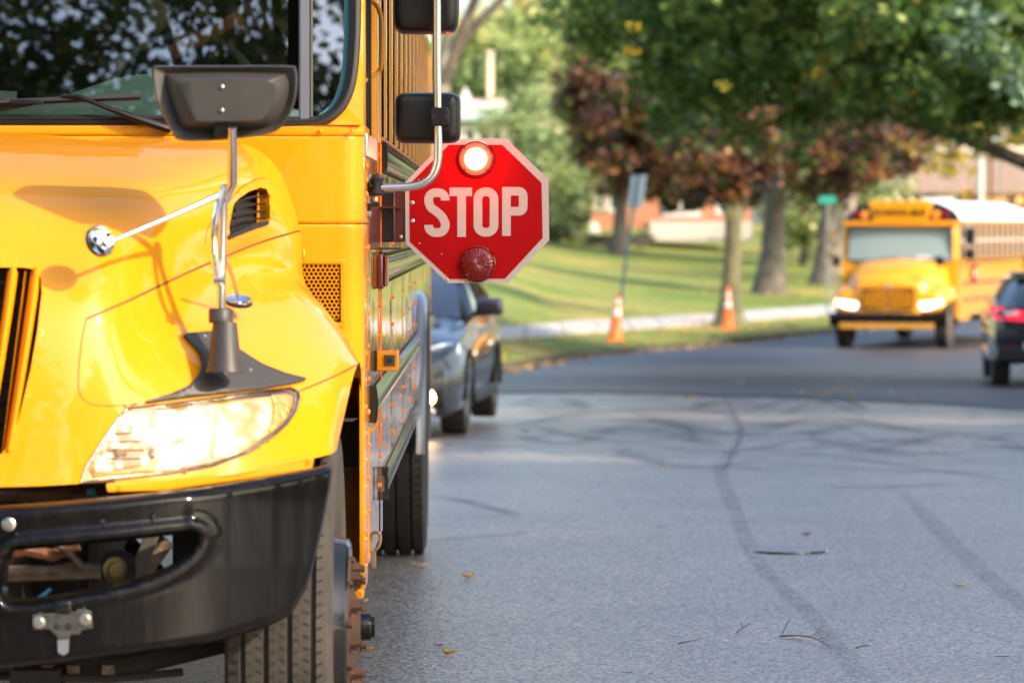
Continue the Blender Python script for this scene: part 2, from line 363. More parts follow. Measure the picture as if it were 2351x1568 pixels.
# tar seams and rubber marks on the old asphalt
def blend(name, c, dens=.75, rough=.45, sc_=2.2):
    m = mat(name, c, rough); n, L, p = node(m); a = n.new('ShaderNodeAttribute'); a.attribute_name = 'fade'
    tc = n.new('ShaderNodeTexCoord'); t = n.new('ShaderNodeTexNoise'); t.inputs['Scale'].default_value = sc_; t.inputs['Detail'].default_value = 8; t.inputs['Roughness'].default_value = .75; L(tc.outputs['Object'], t.inputs['Vector'])
    mr = n.new('ShaderNodeMapRange'); mr.inputs['From Min'].default_value = .33; mr.inputs['From Max'].default_value = .62; mr.inputs['To Min'].default_value = .15; L(t.outputs['Fac'], mr.inputs['Value'])
    q = n.new('ShaderNodeMath'); q.operation = 'MULTIPLY'; L(a.outputs['Fac'], q.inputs[0]); L(mr.outputs[0], q.inputs[1])
    q2 = n.new('ShaderNodeMath'); q2.operation = 'MULTIPLY'; q2.inputs[1].default_value = dens; q2.use_clamp = True; L(q.outputs[0], q2.inputs[0]); L(q2.outputs[0], p.inputs['Alpha'])
    v = n.new('ShaderNodeTexVoronoi'); v.inputs['Scale'].default_value = 150; L(tc.outputs['Object'], v.inputs['Vector']); b = n.new('ShaderNodeBump'); b.inputs['Strength'].default_value = .3; b.inputs['Distance'].default_value = .003; L(v.outputs['Distance'], b.inputs['Height']); L(b.outputs[0], p.inputs['Normal'])
    return m
M['tar'] = blend('bitumen_sealing', (.12, .135, .155), .28, .35)
M['skid'] = blend('rubber_mark', (.05, .05, .055), .34, .6)
def ribbon_px(name, pts, ws, m, label, h=.005):
    P = [on_road(*p) for p in pts]; P = spline(P, 8); n_ = len(P); G = []; fade = []
    for i, p in enumerate(P):
        t = (P[min(i + 1, n_ - 1)] - P[max(i - 1, 0)]); t.z = 0; t.normalize(); nn = Vector((t.y, -t.x, 0)); wd = np.interp(i / (n_ - 1), np.linspace(0, 1, len(ws)), ws)
        e = min(1, 6 * i / n_, 6 * (n_ - 1 - i) / n_)
        G.append([(p.x + nn.x * wd * s, p.y + nn.y * wd * s, zr(p.y + nn.y * wd * s) + h) for s in (-.5, -.3, 0, .3, .5)]); fade += [0, e, e, e, 0]
    b = MB().grid(G); me = b.mesh(name, m, weld=False, fix=False)
    at_ = me.attributes.new('fade', 'FLOAT', 'POINT'); at_.data.foreach_set('value', fade)
    return link(name, me, kind='structure', label=label)
ribbon_px('tar_seam', [(1690, 1010), (1655, 1080), (1690, 1180), (1740, 1290), (1850, 1400), (1930, 1500), (2010, 1600)], [.07, .12, .10, .09, .11, .11], M['tar'], 'long sealed seam running down the pale asphalt', .005)
ribbon_px('tar_seam', [(2060, 1120), (2130, 1190), (2230, 1290), (2300, 1350), (2420, 1440)], [.07, .12, .12, .12, .12], M['tar'], 'sealed seam near the edge of the road', .006)
for pts, w_ in (([(985, 1140), (1060, 1150), (1130, 1168), (1200, 1188)], .09), ([(1090, 1190), (1150, 1186), (1200, 1185)], .08), ([(980, 1245), (1100, 1235), (1250, 1222)], .05),
                ([(1740, 1062), (1900, 1072), (2060, 1080), (2351, 1090)], .10), ([(1790, 1040), (1900, 1050), (2100, 1075), (2351, 1110)], .09), ([(1890, 1118), (1990, 1122), (2110, 1117), (2210, 1112)], .12),
                ([(1500, 1068), (1660, 1072), (1800, 1085)], .05), ([(1430, 940), (1600, 985), (1800, 1000), (2000, 970)], .3), ([(1650, 1000), (1900, 960), (2100, 990), (2340, 1000)], .28),
                ([(1150, 985), (1350, 950), (1550, 940), (1750, 960)], .22), ([(2000, 1040), (2180, 1000), (2351, 1020)], .2), ([(1660, 910), (1690, 960), (1700, 1000), (1660, 1090)], .06)):
    ribbon_px('skid_mark', pts, [w_, w_ * 1.3, w_], M['skid'], 'dark rubber mark on the pale asphalt', .0075)
mr_ = random.Random(5)
for k in range(16):
    x0, y0 = mr_.uniform(1180, 2300), mr_.uniform(925, 1035); ln = mr_.uniform(120, 420); sl = mr_.uniform(-.08, .10); bend = mr_.uniform(-38, 38)
    pts = [(x0 + ln * t, min(1120, max(916, y0 + sl * ln * t + bend * math.sin(t * 3.1)))) for t in (0, .33, .66, 1)]
    w_ = mr_.uniform(.10, .30); ribbon_px('skid_mark', pts, [w_, w_ * 1.5, w_ * .7], M['skid'], 'curved scuff mark on the pale asphalt', .009 + .0006 * k)
# sunken access cover patch with a wet, glossy rim
M['wet'] = mat('wet_tar', (.03, .035, .04), .12, coat=1)
c0 = on_road(1810, 1264); G = []
for k, (rx, ry) in enumerate(((.0, .0), (.13, .17), (.175, .24))):
    G.append([(c0.x + rx * math.cos(a) * 1.05, c0.y + ry * math.sin(a), zr(c0.y) + .010 - .004 * (k == 2)) for a in np.linspace(0, 2 * math.pi, 33)])
pc = MB().grid(G).build('road_patch', M['tar'].copy(), kind='structure', label='round sunken patch in the asphalt', fix=False)
pc.data.materials[0] = mat('patched_asphalt', (.22, .225, .235), .42, var=.2, vs=14, bump=.3, bs=200)
ring = MB().tube([(c0.x + .185 * math.cos(a), c0.y + .25 * math.sin(a), zr(c0.y + .25 * math.sin(a)) + .002) for a in np.linspace(R(190), R(358), 26)], [.004 + .007 * math.sin(i / 25 * math.pi) for i in range(26)], 6).build('patch_rim', M['wet'], pc)
for (px, py, s_) in ((1518, 1209, .03), (2300, 1508, .035), (1005, 900 + 305, .02), (1440, 1545, .02)):
    c = on_road(px, py); MB().lathe((c.x, c.y, c.z + .001), (0, 0, 1), [(0, s_), (.002, s_ * .9), (.003, 0)], 10).build('tar_spot', M['wet'], kind='structure', label='small dark tar spot on the asphalt')
# ============================================================ THE NEAR SCHOOL BUS
XC = -1.60                                  # centre line of the near bus
XS = -0.381                                 # its visible side
bus = empty('school_bus', (XC, 9.0, 0), 'yellow school bus in the foreground with lit headlamp and red STOP arm swung out', 'school bus', 'school buses')
def mx(p): return Vector((2 * XC - p[0], p[1], p[2]))
# ---- hood and fender as one moulded shell, laid out from measured stations
C = [  # columns from the centre outwards, each row by row from windscreen to lower edge: (px, py, Y)
    [(None, 300, 10.55), (None, 328, 10.2), (None, 360, 9.88), (None, 415, 9.55), (None, 520, 9.33), (None, 690, 9.17), (None, 880, 9.13), (None, 1120, 9.11)],
    [(20, 308, 10.55), (-10, 336, 10.2), (-40, 370, 9.88), (-70, 425, 9.57), (-90, 525, 9.35), (-100, 690, 9.2), (-105, 880, 9.15), (-110, 1119, 9.12)],
    [(220, 316, 10.55), (190, 343, 10.2), (160, 377, 9.9), (130, 432, 9.60), (112, 530, 9.39), (97, 690, 9.24), (85, 880, 9.18), (70, 1116, 9.15)],
    [(430, 320, 10.55), (400, 350, 10.2), (368, 386, 9.92), (332, 430, 9.66), (292, 515, 9.45), (252, 680, 9.30), (222, 880, 9.22), (190, 1110, 9.18)],
    [(560, 332, 10.55), (530, 372, 10.22), (500, 420, 9.96), (455, 478, 9.74), (400, 560, 9.55), (350, 720, 9.39), (330, 900, 9.28), (300, 1107, 9.22)],
    [(640, 392, 10.55), (622, 445, 10.27), (590, 498, 10.05), (530, 545, 9.86), (460, 615, 9.68), (425, 745, 9.46), (430, 905, 9.35), (420, 1102, 9.27)],
    [(688, 525, 10.55), (668, 548, 10.33), (620, 570, 10.15), (552, 595, 9.97), (500, 650, 9.76), (497, 758, 9.53), (520, 910, 9.39), (530, 1090, 9.31)],
    [(700, 645, 10.5), (688, 640, 10.38), (655, 632, 10.2), (606, 642, 9.99), (575, 698, 9.77), (575, 785, 9.59), (600, 905, 9.46), (622, 1073, 9.37)],
    [(770, 745, 10.42), (752, 715, 10.32), (722, 685, 10.17), (690, 682, 9.98), (667, 735, 9.81), (675, 812, 9.67), (690, 908, 9.55), (706, 1055, 9.45)],
    [(818, 832, 10.32), (806, 800, 10.26), (788, 765, 10.14), (772, 760, 10.0), (762, 796, 9.86), (764, 850, 9.75), (765, 930, 9.63), (758, 1042, 9.53)],
    [(829, 868, 10.30), (829, 850, 10.22), (827, 838, 10.13), (825, 832, 10.03), (820, 838, 9.95), (808, 876, 9.84), (792, 945, 9.74), (772, 1034, 9.62)],
]
P0 = np.zeros((len(C), 8, 3))
for i, c in enumerate(C):
    for j, (px, py, Y) in enumerate(c):
        if px is None:
            p = at(1148, py, Y); p.x = XC
        else: p = at(px, py, Y)
        P0[i, j] = p
mir = P0[1:][::-1].copy(); mir[:, :, 0] = 2 * XC - mir[:, :, 0]
PF = np.concatenate([mir, P0])              # full width, left to right
def cr_axis(A, nn, axis):
    A = np.moveaxis(A, axis, 0); m = len(A); out = []
    for i in range(m - 1):
        a = A[i - 1] if i else 2 * A[0] - A[1]; b, c = A[i], A[i + 1]; d = A[i + 2] if i + 2 < m else 2 * A[-1] - A[-2]
        for j in range(nn):
            t = j / nn; out.append(.5 * (2 * b + (c - a) * t + (2 * a - 5 * b + 4 * c - d) * t * t + (3 * b - a - 3 * c + d) * t ** 3))
    out.append(A[-1]); return np.moveaxis(np.array(out), 0, axis)
NU, NV = 14, 20
S = cr_axis(cr_axis(PF, NU, 0), NV, 1)       # (u, v, 3)
# relax slightly so the reflections run clean
for _ in range(10):
    K = S.copy(); K[1:-1, 1:-1] = .5 * S[1:-1, 1:-1] + .125 * (S[2:, 1:-1] + S[:-2, 1:-1] + S[1:-1, 2:] + S[1:-1, :-2]); S = K
nu, nv = S.shape[:2]
hv = [Vector(p) for p in S.reshape(-1, 3)]
hf = [(i * nv + j, i * nv + j + 1, (i + 1) * nv + j + 1, (i + 1) * nv + j) for i in range(nu - 1) for j in range(nv - 1)]
HB = BVHTree.FromPolygons(hv, hf)
def on_hood(px, py, off=0.0, Yf=9.4):
    d = ray(px, py).normalized(); h = HB.ray_cast(CAM, d)
    if h[0] is None:
        q = at(px, py, Yf); h = HB.find_nearest(q); 
    nrm = h[1]
    if nrm.dot(d) > 0: nrm = -nrm
    return h[0] + nrm * off, nrm
GRI = [(-420, 612), (58, 614), (82, 620), (94, 640), (96, 672), (86, 760), (70, 850), (46, 950), (22, 1018), (4, 1042), (-420, 1050)]
VEN = [(536, 470), (548, 456), (572, 440), (598, 431), (612, 434), (619, 450), (620, 500), (618, 508), (600, 518), (566, 530), (536, 545), (528, 548), (526, 520)]
HLT = [(290, 936), (390, 926), (520, 908), (640, 892), (668, 889), (686, 897), (688, 914), (680, 944), (660, 974), (634, 998), (572, 1040), (488, 1071), (390, 1089), (260, 1103), (184, 1109), (195, 1070), (234, 1010), (268, 962)]
def dense(poly, st=5):
    out = []
    for i, a in enumerate(poly):
        b = poly[(i + 1) % len(poly)]; k = max(1, int(math.hypot(b[0] - a[0], b[1] - a[1]) / st))
        out += [(a[0] + (b[0] - a[0]) * t / k, a[1] + (b[1] - a[1]) * t / k) for t in range(k)]
    return out
PX = [proj(p) for p in hv]
cuts = [GRI, VEN, HLT]; keep = []; cutv = [set() for _ in cuts]
for f in hf:
    cx = sum(PX[i][0] for i in f) / 4; cyy = sum(PX[i][1] for i in f) / 4; c3 = hv[f[0]]; gone = False
    if max(hv[i].x for i in f) < XC + 1e-4: continue
    for q, poly in enumerate(cuts):
        if c3.x > XC - .72 and inpoly(cx, cyy, poly): gone = True; cutv[q].update(f)
    if not gone: keep.append(f)
kv = set(i for f in keep for i in f); hv2 = list(hv)
for q, poly in enumerate(cuts):
    dn = dense(poly, 3)
    for i in cutv[q] & kv:
        x, y = PX[i]; bx, by = min(dn, key=lambda t: (t[0] - x) ** 2 + (t[1] - y) ** 2)
        if (bx - x) ** 2 + (by - y) ** 2 < 400 and bx > -372: hv2[i] = on_hood(bx, by)[0]
hood = MB().add(hv2, keep)
# turned-in edges of the openings and of the whole shell
def lip(mb, loop, dv, closed=True):
    a = [Vector(p) for p in loop]; b = [p + Vector(dv) for p in a]
    if closed: a.append(a[0]); b.append(b[0])
    mb.grid([a, b])
for poly, dv in ((VEN, (-.03, .05, 0)), (HLT, (0, .05, 0))):
    lip(hood, [on_hood(*p)[0] for p in dense(poly, 8)], dv)
lip(hood, [on_hood(*p)[0] for p in dense(GRI[1:-1], 8) if p[0] > -300], (0, .06, 0), False)
lip(hood, [Vector(S[-1, j]) for j in range(nv)], (-.05, .06, .0), False)
hm = nu // 2
lip(hood, [Vector(S[i, -1]) for i in range(hm, nu)], (0, .05, .0), False)
lip(hood, [Vector(S[i, 0]) for i in range(hm, nu)], (0, .03, -.04), False)
hood.add([mx(v) for v in list(hood.v)], [f[::-1] for f in list(hood.f)])
hood_o = hood.build('hood', M['yellow'], bus, ang=50)
# dark space behind the openings
MB().grid([[at(px, py, 9.36) for px in (-900, -350, -100, 130)] for py in (590, 800, 1060)]).build('grille_backing', M['dark'], bus)
gb = MB()
for k in range(9):
    gb.tube([on_hood(-330 + 0 * k, 640 + 48 * k, -.07)[0], at(86 - 8 * k, 640 + 48 * k, 9.33)], .004, 5)
gb.build('insect_screen', M['black_plastic'], bus)
for k in range(-1, 9):
    xt, xb = 84 - 54 * k, 20 - 54 * k
    L_, R_ = [], []
    for i in range(22):
        t = i / 21; y = 617 + (1036 - 617) * t; x = xt + (xb - xt) * (t ** 1.12); wd = 12.5 - 2.5 * t
        if k == -1: continue
        yy = max(y, 640 if (k == 0 and x > 70) else 0)
        c_, n_ = on_hood(max(x, -580), y, .002)
        e1 = on_hood(max(x - wd, -590), y, -.018)[0]; e2 = on_hood(x + wd if x + wd < 96 else 95, y, -.018)[0]
        L_.append([e1, e1.lerp(c_, .5) + n_ * .012, c_ + n_ * .006, e2.lerp(c_, .5) + n_ * .012, e2])
    if k >= 0:
        sl_ = MB().grid(L_); sl_.build('grille_slat', M['yellow'], bus, ang=60); MB().add([mx(v) for v in sl_.v], sl_.f).build('grille_slat', M['yellow'], bus, ang=60)
# centre emblem post of the grille, out of frame but part of the nose
# side vent with louvres
MB().poly([on_hood(px, py, -.02)[0] + Vector((-.03, .03, 0)) for px, py in [(520, 430), (630, 425), (630, 520), (520, 556)]]).build('vent_backing', M['dark'], bus)
for k in range(5):
    y0 = 462 + 18 * k
    pts = [on_hood(px, y0 + 12 - (px - 526) * .30 + 9 * math.sin((px - 526) / 95 * math.pi) * -1, -.012)[0] for px in np.linspace(528, 617, 10) if inpoly(px, min(max(y0, 440), 540), VEN) or True]
    pts = [p for p in pts if inpoly(*proj(p), VEN)]
    if len(pts) > 2: MB().tube(pts, .0035, 6).build('louvre', M['black_plastic'], bus)
MB().tube([on_hood(*p, .002)[0] for p in [(522, 546), (545, 536), (580, 522), (612, 512)]], .006, 6).build('vent_trim', M['rubber'], bus)
# panel seams pressed into the shell
def seam(pts, r=.0035, m='rubber', name='panel_seam', off=-.001, nn=8):
    q = [on_hood(*p, off)[0] for p in [(v.x, v.y) for v in spline([Vector((*p, 0)) for p in pts], nn)]]
    return MB().tube(q, r, 6).build(name, M[m], bus)
M['seam'] = mat('seam_shadow_gap', (.10, .035, .004), .6)
seam([(198, 732), (300, 688), (400, 640), (500, 596), (600, 556), (688, 530)], .0030, 'seam')
seam([(198, 732), (188, 780), (180, 860), (184, 905), (205, 926), (240, 932), (290, 930)], .0018, 'seam')
seam([(690, 897), (740, 876), (780, 858), (818, 838)], .0026, 'seam')
seam([(470, 560), (480, 520), (520, 470), (556, 430), (590, 412), (610, 410)], .002, 'seam')
# ---- moulded base plate and mirror mast
PL = [(417, 772), (430, 768), (470, 765), (500, 764), (530, 770), (546, 806), (570, 822), (600, 840), (650, 860), (706, 874), (680, 882), (600, 896), (520, 905), (420, 915), (320, 928), (292, 930), (340, 920), (390, 905), (430, 888), (455, 862), (463, 835), (455, 812), (440, 795)]
def patch(name, poly, off, thick, m, parent, step=7, **k):
    xs_ = [p[0] for p in poly]; ys_ = [p[1] for p in poly]; dn = dense(poly, 2)
    nx = int((max(xs_) - min(xs_)) / step) + 3; ny = int((max(ys_) - min(ys_)) / step) + 3
    pt = {(i, j): (min(xs_) - step + i * step, min(ys_) - step + j * step) for i in range(nx + 1) for j in range(ny + 1)}
    cells = [(i, j) for i in range(nx) for j in range(ny) if inpoly(pt[i, j][0] + step / 2, pt[i, j][1] + step / 2, poly)]
    cs = set(cells); used = sorted(set((i + a, j + b) for i, j in cells for a in (0, 1) for b in (0, 1))); ix = {q: n_ for n_, q in enumerate(used)}; vs = []
    for q in used:
        x, y = pt[q]
        if not all((q[0] - a, q[1] - b) in cs for a in (0, 1) for b in (0, 1)) or not inpoly(x, y, poly):
            x, y = min(dn, key=lambda t: (t[0] - x) ** 2 + (t[1] - y) ** 2)
        vs.append(on_hood(x, y, off)[0] if off > -.01 else on_hood(x, y)[0] + ray(x, y).normalized() * -off)
    fs = [(ix[i, j], ix[i + 1, j], ix[i + 1, j + 1], ix[i, j + 1]) for i, j in cells]
    me = bpy.data.meshes.new(name); me.from_pydata(vs, [], fs); me.materials.append(m)
    me.polygons.foreach_set('use_smooth', [True] * len(me.polygons))
    o = link(name, me, parent, **k); s_ = o.modifiers.new('solid', 'SOLIDIFY'); s_.thickness = thick; s_.offset = 0
    return o
patch('mirror_base_plate', PL, .006, .006, M['grey_plastic'], bus)
MA = at(508, 800, 9.36)                       # foot of the mast
cone = MB(); cone.lathe(at(516, 855, 9.36), (0.0, .06, 1), [(0, .047), (.03, .040), (.110, .031), (.122, .029)], 28)
cone.lathe(at(507, 742, 9.37), (0, .05, 1), [(0, .026), (.003, .030), (.032, .030), (.036, .026), (.036, 0)], 28)
cone.build('mast_socket', M['grey_plastic'], bus, ang=50)
mast = [at(508, 740, 9.37), at(509, 655, 9.37), at(497, 640, 9.36), at(494, 560, 9.35), at(500, 480, 9.34), at(515, 440, 9.33)]
MB().tube([at(508, 745, 9.37), at(508, 600, 9.37), at(512, 470, 9.345), at(534, 420, 9.31), at(534, 350, 9.25), at(533, 290, 9.205)], [.0115] * 6, 12).build('mast', M['chrome'], bus, label='bright steel mast carrying the crossview mirror')
MB().tube(spline([at(503, 648, 9.34), at(494, 600, 9.33), at(492, 540, 9.33), at(500, 480, 9.33), at(517, 430, 9.33)], 5), .0085, 10).build('mast_brace', M['chrome'], bus)
for px, py in ((503, 642), (508, 458), (520, 435)):
    MB().cyl(at(px - 12, py, 9.33), at(px + 12, py, 9.33), .008, n=6).cyl(at(px, py - 12, 9.35), at(px, py + 12, 9.35), .014, n=12).build('clamp', M['bolt'], bus)
MB().tube([at(500, 448, 9.33), at(488, 455, 9.32), at(400, 494, 9.28), at(262, 552, 9.2)], [.007, .0075, .0065, .005], 10).build('mirror_arm', M['alu'], bus)
def dish(px, py, Y, r, nrm, tilt=(0, 0)):
    c = at(px, py, Y); nrm = Vector(nrm).normalized()
    o = MB().lathe(c, nrm, [(-.006, r * .98), (0, r), (.003, r * .97), (.0005, r * .84), (-.004, r * .5), (-.005, r * .25), (-.002, r * .2), (-.001, 0)], 32).build('convex_mirror', M['chrome'], bus, ang=60)
    MB().lathe(c, nrm, [(-.008, r * .97), (-.009, r * 1.01), (0, r * 1.03), (.002, r * .99)], 32).build('mirror_rim', M['rubber'], o)
dish(231, 553, 9.20, .038, (.62, -.70, .30))
dish(549, 689, 9.62, .034, (.12, -.35, .95))
MB().tube([at(520, 600, 9.42), at(535, 640, 9.52), at(546, 684, 9.60)], .005, 8).build('mirror_arm', M['alu'], bus)
for px, py in ((465, 778), (512, 862), (570, 856), (511, 858)):
    if px == 511: continue
    c, nn = on_hood(px, py, .009); MB().lathe(c, nn, [(0, .006), (.004, .005), (.005, 0)], 12).build('screw', M['bolt'], bus)
# crossview mirror: shallow tray-shaped housing seen from behind
out = [(350, 165), (352, 152), (370, 151), (500, 151), (660, 151), (680, 160), (683, 190), (678, 230), (664, 268), (640, 298), (600, 312), (520, 322), (450, 326), (410, 322), (396, 308), (372, 260), (356, 215)]
mid = [(378, 175), (382, 170), (400, 169), (500, 166), (640, 169), (656, 174), (664, 195), (660, 228), (648, 258), (628, 284), (596, 294), (520, 298), (452, 300), (424, 298), (408, 282), (394, 248), (382, 208)]
inn = [(414, 194), (422, 188), (440, 185), (505, 182), (600, 186), (622, 190), (632, 200), (630, 222), (622, 246), (608, 268), (590, 276), (520, 278), (470, 279), (450, 276), (440, 262), (428, 236), (418, 210)]
rings = [[at(x, y, Y) for x, y in P_] for P_, Y in (([(506 + (x - 506) * 1.0, 235 + (y - 235) * 1.0) for x, y in out], 9.29), (out, 9.25), ([(506 + (x - 506) * .975, 233 + (y - 233) * .96) for x, y in out], 9.235), (mid, 9.25), (inn, 9.195))]
G = [spline(r_, 4, True) for r_ in rings]; G = [g + [g[0]] for g in G]
cm_ = MB().grid(G); cm_.poly(G[-1][:-1]); 
back = [[at(512 + (x - 512) * k, 235 + (y - 235) * k, 9.43 + d) for x, y in out] for k, d in ((1, -.14), (.96, -.09), (.7, -.05), (.3, -.04))]
Gb = [spline(r_, 4, True) for r_ in back]; cm_.grid([g + [g[0]] for g in Gb])
cmo = cm_.build('crossview_mirror', M['grey_plastic'], bus, ang=55, label='wide dark plastic mirror housing seen from its back')
for py in (200, 254): MB().ball(at(510, py, 9.194), .0062).build('screw', M['bolt'], cmo)
MB().box(at(515, 298, 9.23), (.05, .03, .04)).build('mirror_bracket', M['black_plastic'], bus, bevel=.006)
# ---- headlamp
hb = MB(); dn = dense(HLT, 10); front = [on_hood(*p, -.012)[0] for p in dn]; cxy = (440, 1000)
G = [front] + [[at(cxy[0] + (x - cxy[0]) * k, cxy[1] + (y - cxy[1]) * k, (on_hood(x, y)[0].y) + d) for x, y in dn] for k, d in ((.93, .045), (.5, .10), (0.02, .10))]
M['reflector'] = mat('lamp_reflector', (.80, .62, .40), .25, .25, bump=.5, bs=60)
hl = hb.grid([g + [g[0]] for g in G]).build('headlight', M['reflector'], bus, label='clear wraparound headlamp, switched on')
def hot(name, ca, cb, sa, sb, sc2):
    m = mat(name, (.25, .22, .18), .3); n, L, p = node(m); tc = n.new('ShaderNodeTexCoord'); t = n.new('ShaderNodeTexVoronoi'); t.inputs['Scale'].default_value = sc2; L(tc.outputs['Object'], t.inputs['Vector'])
    r = n.new('ShaderNodeValToRGB'); L(t.outputs['Distance'], r.inputs['Fac']); r.color_ramp.elements[0].color = (*ca, 1); r.color_ramp.elements[1].color = (*cb, 1); r.color_ramp.elements[0].position = .45; r.color_ramp.elements[1].position = .8
    L(r.outputs[0], p.inputs['Emission Color']); mr = n.new('ShaderNodeMapRange'); mr.inputs['From Min'].default_value = .30; mr.inputs['From Max'].default_value = .60; mr.inputs['To Min'].default_value = sa; mr.inputs['To Max'].default_value = sb
    L(t.outputs['Distance'], mr.inputs['Value']); L(mr.outputs[0], p.inputs['Emission Strength']); return m
M['bulb_w'] = hot('lit_headlamp', (1, .88, .66), (1, .50, .16), 2.4, .2, 26); M['bulb_a'] = hot('lit_indicator', (1, .72, .22), (1, .38, .05), 1.8, .3, 20)
M['divider'] = mat('warm_grey_divider', (.32, .22, .16), .5)
M['bulb_g'] = emis('glowing_lamp_bowl', (1, .48, .12), .16, (.6, .42, .25))
patch('lamp_bowl', [(236, 1000), (262, 958), (300, 940), (420, 932), (560, 914), (640, 908), (664, 912), (666, 935), (645, 972), (610, 1002), (560, 1036), (480, 1062), (390, 1078), (215, 1094), (206, 1072)], -.034, .002, M['bulb_g'], hl)
M['bulb_l'] = hot('lit_fluted_lamp', (1, .84, .60), (1, .60, .26), 1.5, .25, 40)
patch('headlamp_beam', [(252, 984), (270, 964), (300, 950), (338, 946), (342, 970), (336, 1010), (342, 1052), (338, 1066), (290, 1074), (222, 1083), (217, 1073), (237, 1026)], -.026, .003, M['bulb_l'], hl)
patch('headlamp_beam', [(364, 944), (466, 938), (481, 952), (484, 990), (477, 1020), (459, 1044), (420, 1059), (366, 1065), (360, 1030), (367, 1000), (358, 972)], -.026, .003, M['bulb_w'], hl)
for q in range(5): patch('lamp_flute', [(266 - 6 * q, 974 + 19 * q), (334, 970 + 20 * q), (334, 974 + 20 * q), (264 - 6 * q, 979 + 19 * q)], -.022, .002, M['divider'], hl, step=4)
patch('turn_signal', [(500, 940), (520, 930), (596, 919), (612, 924), (622, 946), (618, 976), (604, 1000), (572, 1022), (520, 1044), (486, 1052), (492, 1000)], -.024, .003, M['bulb_a'], hl)
for P_ in ([(344, 948), (362, 947), (358, 966), (354, 985), (350, 985), (346, 964)], [(346, 1014), (356, 1018), (362, 1040), (352, 1056), (340, 1044), (344, 1030)], [(300, 978), (326, 976), (326, 980), (300, 983)], [(262, 1030), (290, 1028), (292, 1046), (266, 1050)]):
    patch('lamp_divider', P_, -.019, .002, M['divider'], hl)
for k in range(6):
    MB().tube([on_hood(262 - 9 * k, 972 + 17 * k, -.014)[0], on_hood(250 - 8 * k + 8, 980 + 17 * k, -.010)[0]], .0035, 6).build('reflector_fin', M['steel'], hl)
MB().tube([on_hood(x, y, -.006)[0] for x, y in dense([(440 + (x - 440) * .985, 1003 + (y - 1003) * .97) for x, y in HLT], 12)], .0042, 6, closed=True).build('headlight_bezel', M['chrome'], hl)
MB().tube([on_hood(x, y, -.001)[0] for x, y in dense(HLT, 12)], .0022, 5, closed=True).build('headlight_gasket', M['seam'], hl)
patch('side_reflector', [(622, 906), (664, 896), (680, 903), (680, 915), (672, 942), (654, 968), (630, 990), (612, 1002), (626, 960), (628, 930)], -.028, .003, mat('amber_lit_reflector', (.72, .40, .16), .3, .3, bump=.6, bs=70, emit=(1, .4, .08), es=.10), hl)  # faint amber glow painted in for lamplight on the reflector
patch('headlight_lens', [(440 + (x - 440) * .99, 1003 + (y - 1003) * .99) for x, y in HLT], .003, .002, M['lens'], hl)
# yellow filler strip under the lamp
ST = [(242, 1110), (300, 1106), (420, 1096), (540, 1080), (640, 1060), (719, 1044), (719, 1060), (716, 1077), (640, 1090), (529, 1106), (378, 1127), (245, 1131)]
def yst(x): return 9.16 + max(0, (x - 242)) / 480 * .26
MB().prism([at(x, y, yst(x)) for x, y in ST], (0, .04, 0)).build('filler_strip', M['yellow'], bus, bevel=.004)
for px, py in ((272, 1120), (706, 1060)): MB().lathe(at(px, py, yst(px) - .002), (0, -1, 0), [(0, .008), (.002, .006), (.002, 0)], 12).build('screw', M['yellow'], bus)
def mirror_tree(o, parent):
    c = o.copy(); col.objects.link(c); c.parent = parent
    if parent is bus: c.matrix_basis = Matrix.Translation((2 * XC, 0, 0)) @ Matrix.Diagonal((-1, 1, 1, 1))
    for ch in list(o.children): mirror_tree(ch, c)
for o in [q for q in list(bus.children) if q.name.split('.')[0] in ('vent_backing', 'louvre', 'vent_trim', 'panel_seam', 'mirror_base_plate', 'mast_socket', 'mast', 'mast_brace', 'clamp', 'mirror_arm', 'convex_mirror', 'crossview_mirror', 'mirror_bracket', 'headlight', 'filler_strip')]: mirror_tree(o, bus)
# ---- bumper
BT = [(-640, 1170), (0, 1162), (132, 1153), (264, 1141), (453, 1122), (604, 1097), (700, 1080), (751, 1069), (760, 1074)]
BB = [(-640, 1560), (0, 1535), (120, 1522), (226, 1509), (340, 1494), (491, 1475), (619, 1437), (668, 1411), (698, 1362), (717, 1312), (740, 1211), (755, 1135), (760, 1078)]
def ytop(x): return float(np.interp(x, [p[0] for p in BT], [p[1] for p in BT]))
BX = sorted([(p[0], p[1]) for p in BB]);
def ybot(x): return float(np.interp(x, [p[0] for p in BX], [p[1] for p in BX]))
def bY(x, y): # depth of the front face
    u = max(0, (x + 200) / 960); return 8.93 + .40 * u ** 3.2 + .00010 * max(0, y - 1300)
OPN = [(32, 1264), (113, 1256), (210, 1248), (302, 1239), (380, 1230), (430, 1225), (449, 1227), (454, 1238), (438, 1264), (415, 1286), (380, 1306), (340, 1324), (290, 1340), (226, 1354), (113, 1373), (50, 1381), (19, 1380), (9, 1368), (5, 1345), (9, 1310), (18, 1278)]
cols_ = [-382 + (700 + 382) * i / 99 for i in range(99)] + list(np.arange(700, 761, 5)); nr_ = 44
bv = []; 
for x in cols_:
    t, b_ = ytop(x), max(ybot(x), ytop(x) + 4)
    for j in range(nr_):
        f = j / (nr_ - 1); y = t + (b_ - t) * f
        Y = bY(x, y)
        e = min(f, 1 - f) * (b_ - t)               # rolled top and bottom edges
        Y += .035 * max(0, 1 - e / 22) ** 2
        Y += .010 * math.exp(-((y - t - 62) / 20) ** 2) * (x < 430) 
        bv.append(at(x, y, Y))
bf = [(i * nr_ + j, i * nr_ + j + 1, (i + 1) * nr_ + j + 1, (i + 1) * nr_ + j) for i in range(len(cols_) - 1) for j in range(nr_ - 1)]
bpx = [proj(p) for p in bv]; bk = []; cvs = set()
